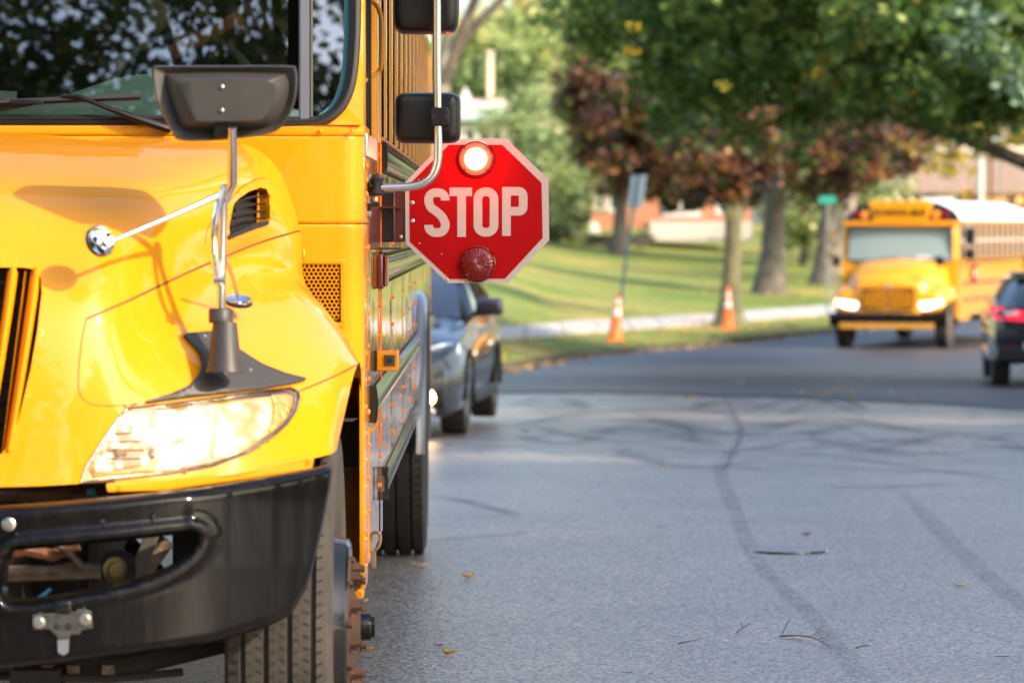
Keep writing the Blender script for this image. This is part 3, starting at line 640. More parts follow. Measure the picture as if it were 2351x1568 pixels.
for f in bf:
    cx = sum(bpx[i][0] for i in f) / 4; cyy = sum(bpx[i][1] for i in f) / 4
    if inpoly(cx, cyy, OPN): cvs.update(f)
    else: bk.append(f)
used = set(i for f in bk for i in f); dn = dense(OPN, 3)
def opn_dist(x, y): return min((a - x) ** 2 + (b - y) ** 2 for a, b in OPNd) ** .5
OPNd = dense(OPN, 6)
for i in used:
    x, y = bpx[i]
    if -60 < x < 560 and 1160 < y < 1450:
        if i in cvs:
            bx, by = min(dn, key=lambda t: (t[0] - x) ** 2 + (t[1] - y) ** 2); bv[i] = at(bx, by, bY(bx, by) + .012)
        else:
            d = opn_dist(x, y); bv[i] = bv[i] + Vector((0, -.014 * math.exp(-((d - 22) / 13) ** 2), 0))
bm_ = MB().add(bv, bk)
lip(bm_, [at(x, y, bY(x, y) + .012) for x, y in dense(OPN, 8)], (0, .09, 0))
top_in = [at(x, ytop(x) - 3, bY(x, 1160) + .16) for x in cols_]; n0 = [bv[i * nr_] for i in range(len(cols_))]
bm_.grid([n0, top_in]); n1 = [bv[i * nr_ + nr_ - 1] for i in range(len(cols_))]; bm_.grid([n1, [p + Vector((0, .09, .01)) for p in n1]])
bm_.add([mx(v) for v in list(bm_.v)], [f[::-1] for f in list(bm_.f)])
bumper = bm_.build('bumper', M['black_gloss'], bus, ang=50, label='glossy black wraparound bumper with oval opening')
bl = MB().add([mx(v) for v in []], [])
for px, py, r_ in ((20, 1203, .016),): 
    c = at(px, py, bY(px, py) - .004); MB().lathe(c, (0, -1, 0), [(0, r_), (.003, r_), (.005, r_ * .75), (.009, r_ * .6), (.010, 0)], 16).build('bolt', M['bolt'], bumper)
for px, py in ((235, 1196), (352, 1186)): MB().lathe(at(px, py, bY(px, py) - .001), (0, -1, 0), [(0, .005), (.001, .004), (.001, 0)], 10).build('plug', M['rubber'], bumper)
# latch bracket on the bumper
def bp(pts, Yo=-.008, th=.006): return [at(x, y, bY(x, y) + Yo) for x, y in pts]
M['scuffed'] = mat('scuffed_grey_steel', (.09, .088, .085), .45, .7, var=.3, vs=40)
lb = MB().prism(bp([(120, 1408), (172, 1404), (178, 1398), (196, 1398), (210, 1404), (212, 1442), (188, 1446), (182, 1456), (160, 1458), (156, 1500), (146, 1504), (134, 1500), (130, 1460), (112, 1444), (76, 1446), (74, 1408)]), (0, .006, 0)).build('latch_bracket', M['scuffed'], bus, bevel=.002, smooth=False)
MB().prism(bp([(132, 1470), (158, 1468), (157, 1495), (146, 1504), (133, 1497)], -.012), (0, .004, 0)).build('latch_tab', mat('pale_scuffed_tab', (.22, .24, .30), .4, .5), lb)
MB().box(at(144, 1393, bY(144, 1393) - .006), (.042, .012, .03)).build('latch_lever', M['black_plastic'], lb, bevel=.006)
for px, py in ((90, 1428), (196, 1421)): MB().lathe(at(px, py, bY(px, py) - .008), (0, -1, 0), [(0, .015), (.002, .015), (.003, .011), (.009, .010), (.010, 0)], 14).build('bolt', M['bolt'], lb)
for px, py in ((130, 1437), (158, 1436)): MB().lathe(at(px, py, bY(px, py) - .0085), (0, -1, 0), [(0, .009), (.001, .008), (.001, 0)], 12).build('rivet', M['rubber'], lb)
# ---- running gear seen through the bumper opening and below
MB().cyl((XC - 1.0, 9.75, .50), (-.55, 9.78, .50), .05).build('front_axle', M['dark'], bus)
MB().cyl(at(8, 1316, 9.30), at(232, 1308, 9.33), .021, n=18).build('crossmember_pipe', M['pipe'], bus)
MB().lathe(at(232, 1308, 9.33), (1, .1, 0), [(0, .02), (.01, .045), (.05, .05), (.08, .035), (.085, 0)], 18).build('tie_rod_end', M['dark'], bus)
MB().lathe(at(262, 1306, 9.26), (.3, -1, 0), [(0, .03), (.012, .03), (.014, .02), (.03, .018), (.03, 0)], 14).build('hydraulic_fitting', mat('tarnished_brass', (.25, .2, .08), .4, .8), bus)
MB().tube([at(352 + 30, 1240, 9.5), at(345, 1290, 9.48), at(298, 1400, 9.45)], .022, 10).build('steering_link', M['pipe'], bus)
MB().box(at(330, 1275, 9.42), (.035, .02, .26), rot('Y', 22)).build('bracket_strap', mat('dull_grey_strap', (.10, .095, .09), .6), bus, bevel=.004)
MB().tube([at(60, 1385, 9.22), at(90, 1372, 9.20), at(115, 1352, 9.22)], .0055, 8).build('blue_hose', M['teal'], bus)
MB().tube([at(20, 1270, 9.3), at(60, 1262, 9.28), at(120, 1275, 9.3), at(180, 1250, 9.3)], .016, 8).build('air_hose', mat('rusty_hose_clamp', (.2, .08, .04), .6, .3, var=.4, vs=30), bus)
MB().tube([at(130, 1250, 9.27), at(165, 1275, 9.27), at(190, 1300, 9.3)], .008, 8).build('cable', M['pipe'], bus)
MB().box((XC, 9.62, .93), (1.9, .35, .25)).build('radiator_support', M['dark'], bus)
MB().box2(at(395, 1215, 9.75), at(470, 1296, 9.85)).build('dark_filler_box', M['dark'], bus, bevel=.01); MB().tube([at(300, 1250, 9.8), at(380, 1330, 9.7), at(420, 1400, 9.7)], .02, 8).build('steering_arm', M['dark'], bus)  # dark box added to darken the view through the bumper opening
eng = MB().box((XC + .1, 10.2, .9), (.9, .9, .7)).build('engine_block', M['dark'], bus, bevel=.03)
MB().tube([at(x, y, 9.33) for x, y in ((-60, 1140), (30, 1136), (90, 1142), (150, 1134), (240, 1138))], .016, 8).build('coolant_hose', mat('brown_greasy_hose', (.06, .03, .02), .5, var=.5, vs=20), bus)
for px, py in ((36, 1136), (158, 1133)): MB().cyl(at(px, py, 9.33), at(px + 10, py, 9.33), .019).build('hose_clamp', M['rust'], bus)
MB().box(at(210, 1128, 9.3), (.022, .02, .016)).build('hose_clip', M['teal'], bus, bevel=.004)
for sx in (-.42, .38):
    MB().box((XC + sx, 10.8, .62), (.09, 2.9, .24)).build('chassis_rail', M['dark'], bus)
und = MB(); und.tube([at(-100, 1530, 9.6), at(200, 1524, 9.6), at(280, 1528, 9.6), at(400, 1500, 9.65), at(520, 1470, 9.7)], .03, 10).tube([at(-60, 1550, 9.5), at(250, 1558, 9.52), at(420, 1542, 9.55)], .010, 8)
und.build('steering_rod', M['dark'], bus)
ub = MB()
for px in (40, 110, 170, 250): ub.box(at(px, 1552, 9.55), (.03, .05, .06))
ub.build('spring_clamp', M['pipe'], bus)
MB().box((XC + .45, 9.95, .42), (.12, 1.0, .05)).build('leaf_spring', M['dark'], bus)
fw_x = np.linspace(0, 1, 3)
# splash shield behind the wheel
# ---- wheels
def tyre_part(name, c, rad, wd, m, parent, grooves, n=96, flip=1):
    prof = []; hw = wd / 2
    prof += [(-hw * .78, rad * .58), (-hw * .95, rad * .68), (-hw, rad * .82), (-hw * .98, rad * .93), (-hw * .9, rad * .985)]
    xs_ = [-hw * .86]; 
    gl = []
    for g in grooves: gl += [(g - .008, 0), (g - .005, -.014), (g + .005, -.014), (g + .008, 0)]
    for g, d in gl: prof.append((g, rad + d))
    prof += [(hw * .9, rad * .985), (hw * .98, rad * .93), (hw, rad * .82), (hw * .95, rad * .68), (hw * .78, rad * .58)]
    b = MB(); b.lathe(c, (1, 0, 0), prof, n)
    return b.build(name, m, parent, ang=30)
def wheel(name, c, rad, wd, front, m, label):
    g = [-.085, -.028, .030, .088] if front else [-.07, -.0, .07]
    t = tyre_part(name, c, rad, wd, m, bus, g); t['label'] = label
    hw = wd / 2; c = Vector(c)
    if not front: g = [-.07, 0, .07]
    # sipes crossing the ribs
    sp = MB(); N = 110 if front else 84
    for k in range(N):
        a = 2 * math.pi * k / N
        for gx in g:
            for s in (-1, 1):
                x0 = gx + s * .008; q = Matrix.Rotation(a + (s * .01), 3, 'X')
                ln = .016 if front else .045
                pc = c + q @ Vector((x0 + s * ln / 2, 0, rad + .0006)) 
                sp.box(c + q @ Vector((x0 + s * ln / 2, 0, rad - .0005)), (ln, .004 if front else .009, .003), q @ rot('Z', s * 25))
    sp.build('tread_sipes', M['rubber'], t, smooth=False, kind='stuff')
    return t
TF = wheel('front_wheel', (-.548, 9.92, .515), .515, .268, True, M['tyre'], 'dusty front tyre with rusty hub nuts')
fc = Vector((-.43, 9.92, .505))
MB().lathe(fc, (1, 0, 0), [(-.10, .30), (-.04, .295), (0, .235), (.012, .232), (.036, .228), (.042, .22), (.042, .10), (.0, .09)], 48).build('rim', M['rail'], TF)
MB().lathe(fc, (1, 0, 0), [(.0, .19), (.040, .188), (.045, .182), (.045, .115), (.050, .10), (.066, .062), (.07, .05), (.07, .0)], 32).build('hub', M['rust'], TF)
nb = None
for k in range(10):
    a = 2 * math.pi * (k + .3) / 10; p_ = fc + Vector((.045, .150 * math.cos(a), .150 * math.sin(a)))
    mb_ = MB().cyl(p_, p_ + Vector((.004, 0, 0)), .024, n=16).cyl(p_ + Vector((.004, 0, 0)), p_ + Vector((.022, 0, 0)), .0185, n=6).cyl(p_ + Vector((.022, 0, 0)), p_ + Vector((.034, 0, 0)), .010, n=10)
    mb_.build('lug_nut', M['rust'], TF, smooth=False)
for k in range(10):
    a = 2 * math.pi * (k + .8) / 10; p_ = fc + Vector((.043, .178 * math.cos(a), .178 * math.sin(a)))
    MB().cyl(p_, p_ + Vector((.011, 0, 0)), .010, n=6).build('hub_bolt', M['rust'], TF, smooth=False)
MB().lathe(fc, (1, 0, 0), [(.05, .038), (.092, .036), (.097, .033), (.098, .028), (.106, .027), (.107, 0)], 24).build('hub_cap', M['black_gloss'], TF)
TR = wheel('rear_wheel', (-.482, 18.1, .51), .51, .275, False, M['tyre_dark'], 'dark rear tyre on the bus')
MB().lathe((-.482, 18.1, .51), (1, 0, 0), [(.10, .30), (.06, .28), (.02, .12), (.05, .10), (.05, 0)], 32).build('rim', M['rail'], TR)
tyre_part('inner_rear_wheel', (-.80, 18.1, .51), .51, .275, M['tyre_dark'], bus, [-.07, 0, .07], 48)
for sx in (-1,):
    for yy in (9.92, 18.1): tyre_part('far_side_wheel', (2 * XC + .56, yy, .51), .51, .27, M['tyre_dark'], bus, [-.07, 0, .07], 48)
MB().cyl((2 * XC + .5, 18.1, .51), (-.7, 18.1, .51), .09).build('rear_axle', M['dark'], bus)
# ---- windscreen, its gasket and the corner pane
def WP(px, py, off=0.0):
    Y = 10.7
    for _ in range(6):
        p = at(px, py, Y); Y = 10.70 + .13 * max(0, p.z - 1.80) + .12 * max(0, p.x + .60) + off
    return at(px, py, Y)
def wp(x, z, off=0.0): return Vector((x, 10.70 + .13 * max(0, z - 1.80) + .12 * max(0, x + .60) + off, z))
MB().grid([[wp(x, z, .012) for x in np.linspace(2 * XC + .60, -.592, 12)] for z in np.linspace(1.845, 2.78, 6)]).build('windscreen', M['windscreen'], bus, fix=False)
CP = [(706, 270), (735, 266), (762, 248), (780, 220), (793, 180), (800, 120), (802, 40), (803, -60), (803, -260), (706, -260)]
patchv = [WP(x, y, .015) for x, y in CP]
MB().poly(patchv).build('corner_window', M['windscreen'], bus, smooth=False)
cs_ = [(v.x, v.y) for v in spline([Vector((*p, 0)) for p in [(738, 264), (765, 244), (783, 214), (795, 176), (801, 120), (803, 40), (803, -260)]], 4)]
MB().grid([[WP(x, y, .012) for x, y in cs_], [WP(x - 13 + max(0, y - 180) * .06, y, .012) for x, y in cs_]]).build('painted_reflection_edge', mat('teal_reflection_paint', (.03, .20, .23), .3), bus, fix=False)  # teal strip painted in for the reflection along the pane edge
gk = [(-640, 277), (0, 277), (300, 277), (560, 279), (700, 281), (742, 275), (775, 253), (796, 218), (808, 170), (814, 100), (816, 20), (817, -260)]
q = [WP(v.x, v.y, -.012) for v in spline([Vector((*p, 0)) for p in gk], 5)]
MB().tube(q, .0165, 10).build('windscreen_gasket', M['rubber'], bus)
MB().tube([p + Vector((0, -.012, .004)) for p in q], .006, 8).build('gasket_bead', M['black_plastic'], bus)
M['pillar'] = mat('satin_grey_pillar', (.10, .11, .14), .3, coat=.7)
MB().grid([[WP(686, y, -.02), WP(690, y, -.028), WP(708, y, -.028), WP(713, y, -.02)] for y in (275, 120, 0, -260)]).build('windscreen_pillar', M['pillar'], bus)
MB().tube([WP(714, y, -.02) for y in (270, 100, -260)], .006, 6).build('pillar_trim', M['rubber'], bus)
# yellow frame of the corner
fr = [(690, 300)] + [(v.x, v.y) for v in spline([Vector((*p, 0)) for p in [(700, 293), (748, 286), (785, 262), (806, 225), (819, 175), (825, 100), (827, 20), (828, -260)]], 4)]
G = [[WP(x, y, -.004), WP(max(x + 2, min(833, x + 9)), min(302, y + 9), -.003)] for x, y in fr]
cf = MB()
rowa = [WP(x, y, -.004) for x, y in fr]; rowb = [WP(min(834, 700 + (x - 690) * 3), 300 if x < 800 else min(300, y + 40), .0) for x, y in fr]
cf.grid([rowa, rowb, [p + Vector((.004, .06, 0)) for p in rowb]]); lip(cf, rowa, (-.01, .05, 0), False)
cf.build('corner_pillar', M['yellow'], bus)
for o in [q for q in list(bus.children) if q.name.split('.')[0] in ('corner_pillar', 'corner_window', 'windscreen_pillar', 'painted_reflection_edge', 'pillar_trim')]: mirror_tree(o, bus)
# header above the windscreen and front roof cap
MB().grid([[wp(x, z, o) for x in np.linspace(2 * XC + .381, -.385, 24)] for z, o in ((2.76, 0), (2.86, .02), (2.98, .12), (3.05, .3), (3.08, .6))]).build('front_cap', M['yellow'], bus)
# strip between hood and gasket
MB().grid([[WP(x, y, o) for x in np.linspace(-640, 700, 20)] for y, o in ((290, -.004), (303, -.01), (330, .0), (345, .05))]).build('cowl_strip', M['yellow'], bus)
for x in np.arange(-20, 640, 80): MB().ball(WP(x, 297, -.012), .0045, 10, 6).build('screw', M['yellow'], bus)
# cowl: front face wrapping round to the side
def cowl(z0, z1, name, m, off=0, xa=-1.6, dy=0):
    plan = [(xa, 10.685), (-.6, 10.687), (-.45, 10.69), (-.42, 10.694), (-.403, 10.702), (-.391, 10.716), (-.383 , 10.735), (XS + .001, 10.76), (XS + .001, 11.08)]
    zz = [z0, z0 + .004] + list(np.linspace(z0 + .01, z1 - .01, 8)) + [z1 - .004, z1]
    G = [[(x + off * (i > 3) - (.003 if k in (0, 11) else 0) * (i > 3), y - off + (.003 if k in (0, 11) else 0), z) for i, (x, y) in enumerate(plan)] for k, z in enumerate(zz)]
    return MB().grid(G).build(name, m, bus, ang=60)
zc = lambda py: 1.54 - (py - 520) / 824
cowl(zc(513), zc(312), 'cowl_panel', M['yellow'])
cowl(zc(850), zc(515), 'cowl_panel', M['yellow'])
cowl(zc(312), zc(288), 'cowl_flange', M['yellow'], .004)
MB().grid([[(-1.6, 10.68, zc(288)), (-.385, 10.68, zc(288))], [(-1.6, 10.9, zc(288) + .01), (-.385, 10.9, zc(288) + .01)]]).build('cowl_ledge', M['yellow'], bus)
for px in (736, 809): MB().ball(at(px, 301, 10.678), .0065, 12, 6, (1, .6, 1)).build('rivet', M['yellow'], bus)
# air intake with honeycomb screen
hx = MB(); X0, X1, Z0, Z1 = -.5555, -.4435, zc(740), zc(606); pit = .0126; yy = 10.680
M['void'] = mat('intake_void', (.05, .018, .004), .8)
MB().box(((X0 + X1) / 2, yy + .0035, (Z0 + Z1) / 2), (X1 - X0, .002, Z1 - Z0)).build('intake_backing', M['void'], bus)
r_o, r_i = pit / math.sqrt(3), pit / math.sqrt(3) * .78; row = 0; z = Z1 - .006
while z > Z0 + .004:
    x = X0 + .006 + (pit / 2 if row % 2 else 0)
    while x < X1 - .004:
        o_ = [(x + r_o * math.sin(R(60 * k)), z + r_o * math.cos(R(60 * k))) for k in range(6)]; i_ = [(x + r_i * math.sin(R(60 * k)), z + r_i * math.cos(R(60 * k))) for k in range(6)]
        hx.grid([[(a, yy - .003, b) for a, b in o_ + o_[:1]], [(a, yy - .003, b) for a, b in i_ + i_[:1]], [(a, yy + .003, b) for a, b in i_ + i_[:1]]]); x += pit
    row += 1; z -= pit * .866
hx.build('honeycomb_screen', M['yellow'], bus, smooth=False, kind='stuff')
fx = MB()
for a, b in (((X0 - .012, Z0 - .012), (X1 + .012, Z0)), ((X0 - .012, Z1), (X1 + .012, Z1 + .012)), ((X0 - .012, Z0), (X0, Z1)), ((X1, Z0), (X1 + .012, Z1))):
    fx.box2((a[0], yy - .005, a[1]), (b[0], yy + .004, b[1]))
fx.build('intake_frame', M['yellow'], bus, bevel=.002)
# hood latch and rubber stop beside the cowl
MB().tube([at(680, 574, 10.55), at(683, 590, 10.53), at(683, 606, 10.54), at(679, 612, 10.55)], .005, 8).build('hood_latch', M['chrome'], bus)
MB().prism([at(x, y, 10.45) for x, y in ((680, 626), (692, 640), (700, 648), (706, 656), (703, 664), (678, 652))], (0, .03, 0)).build('hood_stop', M['rubber'], bus, bevel=.004)
MB().ball(at(688, 652, 10.44), .005).build('bolt', M['bolt'], bus)
MB().ball(at(696, 583, 10.66), .012, sc_=(.6, .6, 1.5)).build('hood_bumper', M['yellow'], bus)
# dirty wheel-well panel and its clean folded edge
zb = zc(1352)
MB().grid([[(x, 11.0 + .0 * x, z) for x in (-.62, -.56, -.5, -.42, -.393)] for z in np.linspace(zb, zc(835), 8)]).build('wheel_well_panel', M['yellow_dirty'], bus)
MB().grid([[(-.62, 10.25, 1.02), (-.62, 10.9, 1.0), (-.62, 11.0, .85)], [(-.394, 10.25, 1.02), (-.394, 10.9, 1.0), (-.394, 11.0, .85)]]).build('wheel_well_liner', M['dark'], bus)
MB().box2((-.393, 10.705, zb - .01), (XS + .001, 11.0, zc(850))).build('folded_edge', M['yellow'], bus, bevel=.002)
MB().box2((-.42, 10.70, zb - .03), (XS - .0, 10.78, zb - .002)).build('step_corner', M['yellow'], bus, bevel=.006)
ir = MB(); ir.box2((-.72, 9.75, .92), (-.5, 10.6, 1.06)); ir.build('inner_fender', M['dark'], bus)

# ---- the long side wall
def Yp(px): return -XS * F / (1148 - px)
def arch(Y):
    d = abs(Y - 18.1); return .51 + math.sqrt(max(0, .66 ** 2 - d * d)) if d < .66 else 0
def side_panel(Ya, Yb, zl, zh=1.82, m='yellow_side', name='side_panel'):
    n_ = max(4, int((Yb - Ya) / .09)); ph = rng.uniform(0, 6, 3); G = []
    for Y in np.linspace(Ya + .002, Yb - .002, n_):
        z0 = max(zl, arch(Y)); e = min(Y - Ya, Yb - Y)
        wob = .0011 * math.sin(Y * 3.1 + ph[0]) + .0006 * math.sin(Y * 8.3 + ph[1])
        G.append([(XS + (wob + .0005 * math.sin(z * 7 + ph[2])) * min(1, e * 5) - (.003 if e < .003 else 0), Y, z) for z in np.linspace(z0, zh, 9)])
    return MB().grid(G).build(name, M[m], bus, ang=60, fix=False)
seams = [11.085, 12.17, 13.62, 15.06, 16.2, 17.25, 18.95, 20.0, 21.1]
side_panel(11.085, 12.17, .56, 1.80)
for a, b in zip(seams[1:-1], seams[2:]): side_panel(a, b, .66)
for a, b in ((10.76, 11.085),): side_panel(a, b, .53, 1.07, name='side_panel')
MB().grid([[(XS + .001, Y, z) for Y in (12.17, 12.42)] for z in (.56, .70)]).build('step_panel', M['yellow_side'], bus, fix=False)
rv = MB(); 
for Y in seams[:-1]:
    for z in np.arange(.72, 1.80, .095):
        if z > arch(Y) + .02:
            for o_ in ((.0,) if Y < 12.2 else (-.02, .0)): rv.ball((XS + .001, Y + o_, z), .0085 if Y < 12.2 else .0075, 8, 5, (.7, 1, 1))
for z in np.arange(.58, 1.75, .075): rv.ball((XS + .001, 10.86, z), .007, 8, 5, (.7, 1, 1))
for Y in np.arange(12.9, 17, .85):
    for z in (.80, .90): rv.ball((XS, Y, z), .008, 8, 5, (.7, 1, 1))
M['rivet'] = mat('orange_painted_rivet', (.75, .22, .01), .45)
rv.build('rivets', M['rivet'], bus, kind='stuff')
MB().box2((XS, 12.165, .84), (XS + .006, 12.185, 1.80)).build('panel_joint_strip', M['rivet'], bus)
MB().box2((XS, 11.08, .58), (XS + .004, 11.10, .96)).build('panel_joint_strip', M['yellow'], bus)
MB().box2((XS, 11.35, .93), (XS + .006, 12.0, .942)).build('hatch_seam', M['yellow'], bus)
def rail(z0, z1, Ya, Yb, name='rub_rail', cut=None):
    h = z1 - z0; zc_ = (z0 + z1) / 2; t = .017 if z0 < .9 else .023
    pr = [(0, z1), (.004, z1), (.004, z1 - .022), (t, z1 - .030), (t + .002, z1 - .036), (t, zc_ + .012), (t - .009, zc_ + .006), (t - .009, zc_ - .006), (t, zc_ - .012), (t + .002, z0 + .034), (t, z0 + .028), (.004, z0 + .018), (.004, z0), (0, z0)]
    if cut: spans = [(Ya, cut[0]), (cut[1], Yb)]
    else: spans = [(Ya, Yb)]
    for a, b in spans:
        N = max(2, int((b - a) / .35)); 
        o = MB().grid([[(XS + x, Y, z + .0006 * math.sin(Y * 9)) for x, z in pr] for Y in np.linspace(a, b, N)]).build(name, M['rail'], bus, ang=25)
        MB().prism([(XS + x, a, z) for x, z in ((0, z1), (.02, z1), (t + .001, z1 - .02), (t + .003, zc_), (t + .001, z0 + .02), (.02, z0), (0, z0))], (0, -.012, 0)).build('rail_end_cap', M['rail'], o)
        hs = MB()
        for Y in np.arange(a + .05, b, .085):
            for zz in (z1 - .011, z0 + .009): hs.lathe((XS + .0042, Y, zz), (1, 0, 0), [(0, .0065), (.0012, .006), (.0012, 0)], 8)
        hs.build('rail_holes', M['void'], o, kind='stuff', smooth=False)  # small dark discs stand for holes in the rail flanges
rail(1.707, 1.806, 12.20, 21.1); rail(1.349, 1.458, 12.17, 21.1)
rail(.968, 1.075, 11.20, 21.1, cut=(17.56, 18.66)); rail(.655, .763, 12.43, 17.50, 'skirt_rail')
M['ybead'] = mat('rusty_yellow_bead', (.5, .18, .04), .5)
MB().tube([(XS + .006, Y, 1.817) for Y in (12.2, 16, 21.1)], .007, 8).build('drip_bead', M['ybead'], bus)
# rear wheel arch flare
AR = []
for k in range(29):
    a = math.pi * k / 28
    yy_, zz_ = 18.1 - .67 * math.cos(a), .51 + .67 * math.sin(a)
    dy, dz = -math.cos(a), math.sin(a)
    AR.append([(XS, yy_ + dy * .06, zz_ + dz * .06), (XS + .018, yy_ + dy * .055, zz_ + dz * .055), (XS + .042, yy_ + dy * .03, zz_ + dz * .03), (XS + .042, yy_, zz_), (XS - .02, yy_ - dy * .01, zz_ - dz * .01)])
MB().grid(AR).build('wheel_arch_flare', M['pillar'], bus, ang=60)
MB().grid([[(XS - .02, a[-1][1], a[-1][2]) for a in AR], [(XS - .5, a[-1][1], a[-1][2]) for a in AR]]).build('wheel_housing', M['dark'], bus)
# ---- side windows
sill, wtop = 1.83, 2.47
M['matte_black'] = mat('matte_black_seal', (.006, .005, .005), 1.0, spec=0)
ybs = [12.18] + list(np.arange(12.78, 21.0, .70)) + [21.1]
for i, Y in enumerate(ybs):
    MB().box2((XS - .03, Y - .03, sill), (XS + .006, Y + .03, wtop)).build('window_post', M['yellow_side'], bus, bevel=.003)
for a, b in zip(ybs[:-1], ybs[1:]):
    f_ = MB()
    for (y0, y1, z0, z1) in ((a + .03, a + .055, sill, wtop), (b - .055, b - .03, sill, wtop), (a + .055, b - .055, sill, sill + .03), (a + .055, b - .055, wtop - .03, wtop), (a + .055, b - .055, 2.14, 2.17)):
        f_.box2((XS - .03, y0, z0), (XS - .004, y1, z1))
    f = f_.build('window', M['rubber'], bus, smooth=False)
    MB().box2((XS - .03, a + .055, sill), (XS + .001, a + .40, wtop)).build('frame_seal', M['matte_black'], f, smooth=False); MB().box2((XS - .03, a + .40, sill), (XS + .002, a + .46, wtop)).build('sash', M['alu'], f, smooth=False)
    MB().grid([[(XS - .02, y, z) for y in (a + .05, b - .05)] for z in (sill + .02, wtop - .02)]).build('pane', M['glass'], f, fix=False)
MB().box2((XS - .03, 12.15, wtop), (XS + .008, 21.1, wtop + .05)).build('drip_rail', M['yellow_side'], bus)
ro = MB(); pr = [(XS, 2.50)] + [(XC + (XS - XC) * math.cos(a) ** .55, 2.52 + .56 * math.sin(a) ** .8) for a in np.linspace(.05, math.pi / 2, 10)]
pr = pr + [(2 * XC - x, z) for x, z in pr[::-1]]
ro.grid([[(x, Y, z) for x, z in pr] for Y in (11.2, 14, 18, 21.1, 21.25)]).build('roof', M['white'], bus, ang=60)
MB().poly([(x, 21.2, z) for x, z in pr] + [(2 * XC - XS, 21.2, .7), (XS, 21.2, .7)]).build('rear_wall', M['yellow'], bus, smooth=False)
MB().grid([[(2 * XC - XS, Y, z) for Y in (10.7, 21.2)] for z in (.66, 2.5)]).build('offside_wall', M['yellow_side'], bus, fix=False)
MB().grid([[(x, Y, 1.05) for Y in (10.7, 21.2)] for x in (2 * XC - XS, XS - .04)]).build('bus_floor', M['dark'], bus, fix=False)
M['rear_lamp'] = emis('lit_red_lamp', (1, .03, .02), 9, (.3, 0, 0))
MB().ball((XS - .02, 20.9, 2.60), .022).build('clearance_lamp', M['rear_lamp'], bus)
# driver's window, door post and trim just behind the corner
MB().box2((XS - .03, 10.79, 1.80), (XS + .002, 10.86, 2.9)).build('door_post', M['yellow_side'], bus, bevel=.004)
for (y0, y1, x0, m_) in ((10.88, 10.93, .0, 'alu'), (11.20, 11.235, .006, 'rubber'), (11.25, 11.285, .004, 'alu'), (11.62, 11.69, .008, 'yellow_side'), (11.74, 11.765, .006, 'rubber'), (11.85, 11.9, .006, 'alu'), (12.05, 12.12, .008, 'yellow_side')):
    MB().box2((XS - .025, y0, 1.80), (XS + x0, y1, 2.75)).build('driver_window_frame', M[m_], bus, bevel=.002)
MB().grid([[(XS - .012, y, z) for y in (10.86, 12.15)] for z in (1.80, 2.75)]).build('driver_window', M['glass'], bus, fix=False)
MB().box2((XS - .03, 10.76, 1.735), (XS + .010, 11.6, 1.80)).build('window_sill', M['alu'], bus, bevel=.003)
MB().box2((XS, 11.65, 1.66), (XS + .016, 11.95, 1.70)).build('sill_catch', M['rubber'], bus, bevel=.003)
for z in (1.71, 1.67, 1.63): MB().ball((XS + .004, 10.84, z), .009, 10, 6, (.7, 1, 1)).build('rivet', M['rivet'], bus)
MB().tube(spline([at(843, -4, 11.3), at(862, 10, 11.3), at(873, 33, 11.3), at(875, 70, 11.3), at(875, 150, 11.3), at(866, 168, 11.3), at(840, 184, 11.2), at(834, 194, 11.1), at(834, 212, 11.05)], 5), .0072, 10).build('grab_handle', M['yellow'], bus)
# ---- inside the cab
MB().grid([[wp(x, 1.83, .04), wp(x, 1.85 + .12 * math.exp(-((x + .98) / .28) ** 2), .10), wp(x, 1.86 + .12 * math.exp(-((x + .98) / .28) ** 2), .35)] for x in np.linspace(-2.6, -.55, 30)]).build('dashboard', mat('sage_dashboard', (.40, .56, .52), .6), bus)
MB().tube([Vector((-.83 + .0, 11.25, 1.93)) + Vector((.21 * math.cos(a) - .1, .10 * math.sin(a), .17 * math.sin(a))) for a in np.linspace(0, 2 * math.pi, 40)[:-1]], .014, 8, closed=True).build('steering_wheel', mat('grey_steering_wheel', (.12, .14, .14), .5), bus)
MB().box((XC, 15, 1.8), (2.2, 3.0, 1.9)).build('cab_gloom', M['seat'], bus) if False else None
MB().box((XC, 12.7, 1.9), (2.36, .02, 1.9)).build('dark_cab_sheet', M['seat'], bus)  # dark sheet added behind the cab to keep the view inside black
for k in range(4):
    for x in (-2.3, -.85): MB().box((x, 12.9 + 1.6 * k, 1.5), (.9, .12, .95)).build('seat', M['seat'], bus, bevel=.05)
MB().box(at(18, 219, 10.80), (.05, .004, .022), rot('Y', 3)).build('pass_card', M['white'], bus)
a_, b_ = at(403, 138, 11.2), at(562, 50, 11.25)
MB().prism([a_, b_, b_ + Vector((-.016, 0, .034)), a_ + Vector((-.020, 0, .04))], (0, .006, 0)).build('seat_belt', mat('orange_webbing', (.42, .12, .02), .6), bus)
MB().lathe(at(342, 38, 11.15), (0, -1, -.1), [(0, .0), (0, .06), (.012, .058), (.02, .04), (.02, 0)], 28).build('interior_mirror', mat('tan_mirror_back', (.10, .085, .05), .6), bus)
# ---- wiper
def wl(px, py, o): return WP(px, py, o)
MB().grid([[wl(x, 236 - x * .043 + dy, o) for x in (-60, 60, 200, 322)] for dy, o in ((-7, -.02), (-6, -.045), (1, -.05), (6, -.04), (8, .004))]).build('wiper_blade', mat('faded_wiper_rubber', (.03, .024, .024), .45), bus)
MB().tube([wl(140, 222, -.045), wl(178, 221, -.055), wl(240, 246, -.055), wl(300, 268, -.05), wl(360, 288, -.04), wl(392, 298, -.03)], [.004, .006, .007, .010, .012, .012], 8).build('wiper_arm', M['black_plastic'], bus)
MB().box(wl(62, 235, -.05), (.09, .02, .014)).build('wiper_hinge', M['black_plastic'], bus, bevel=.003)

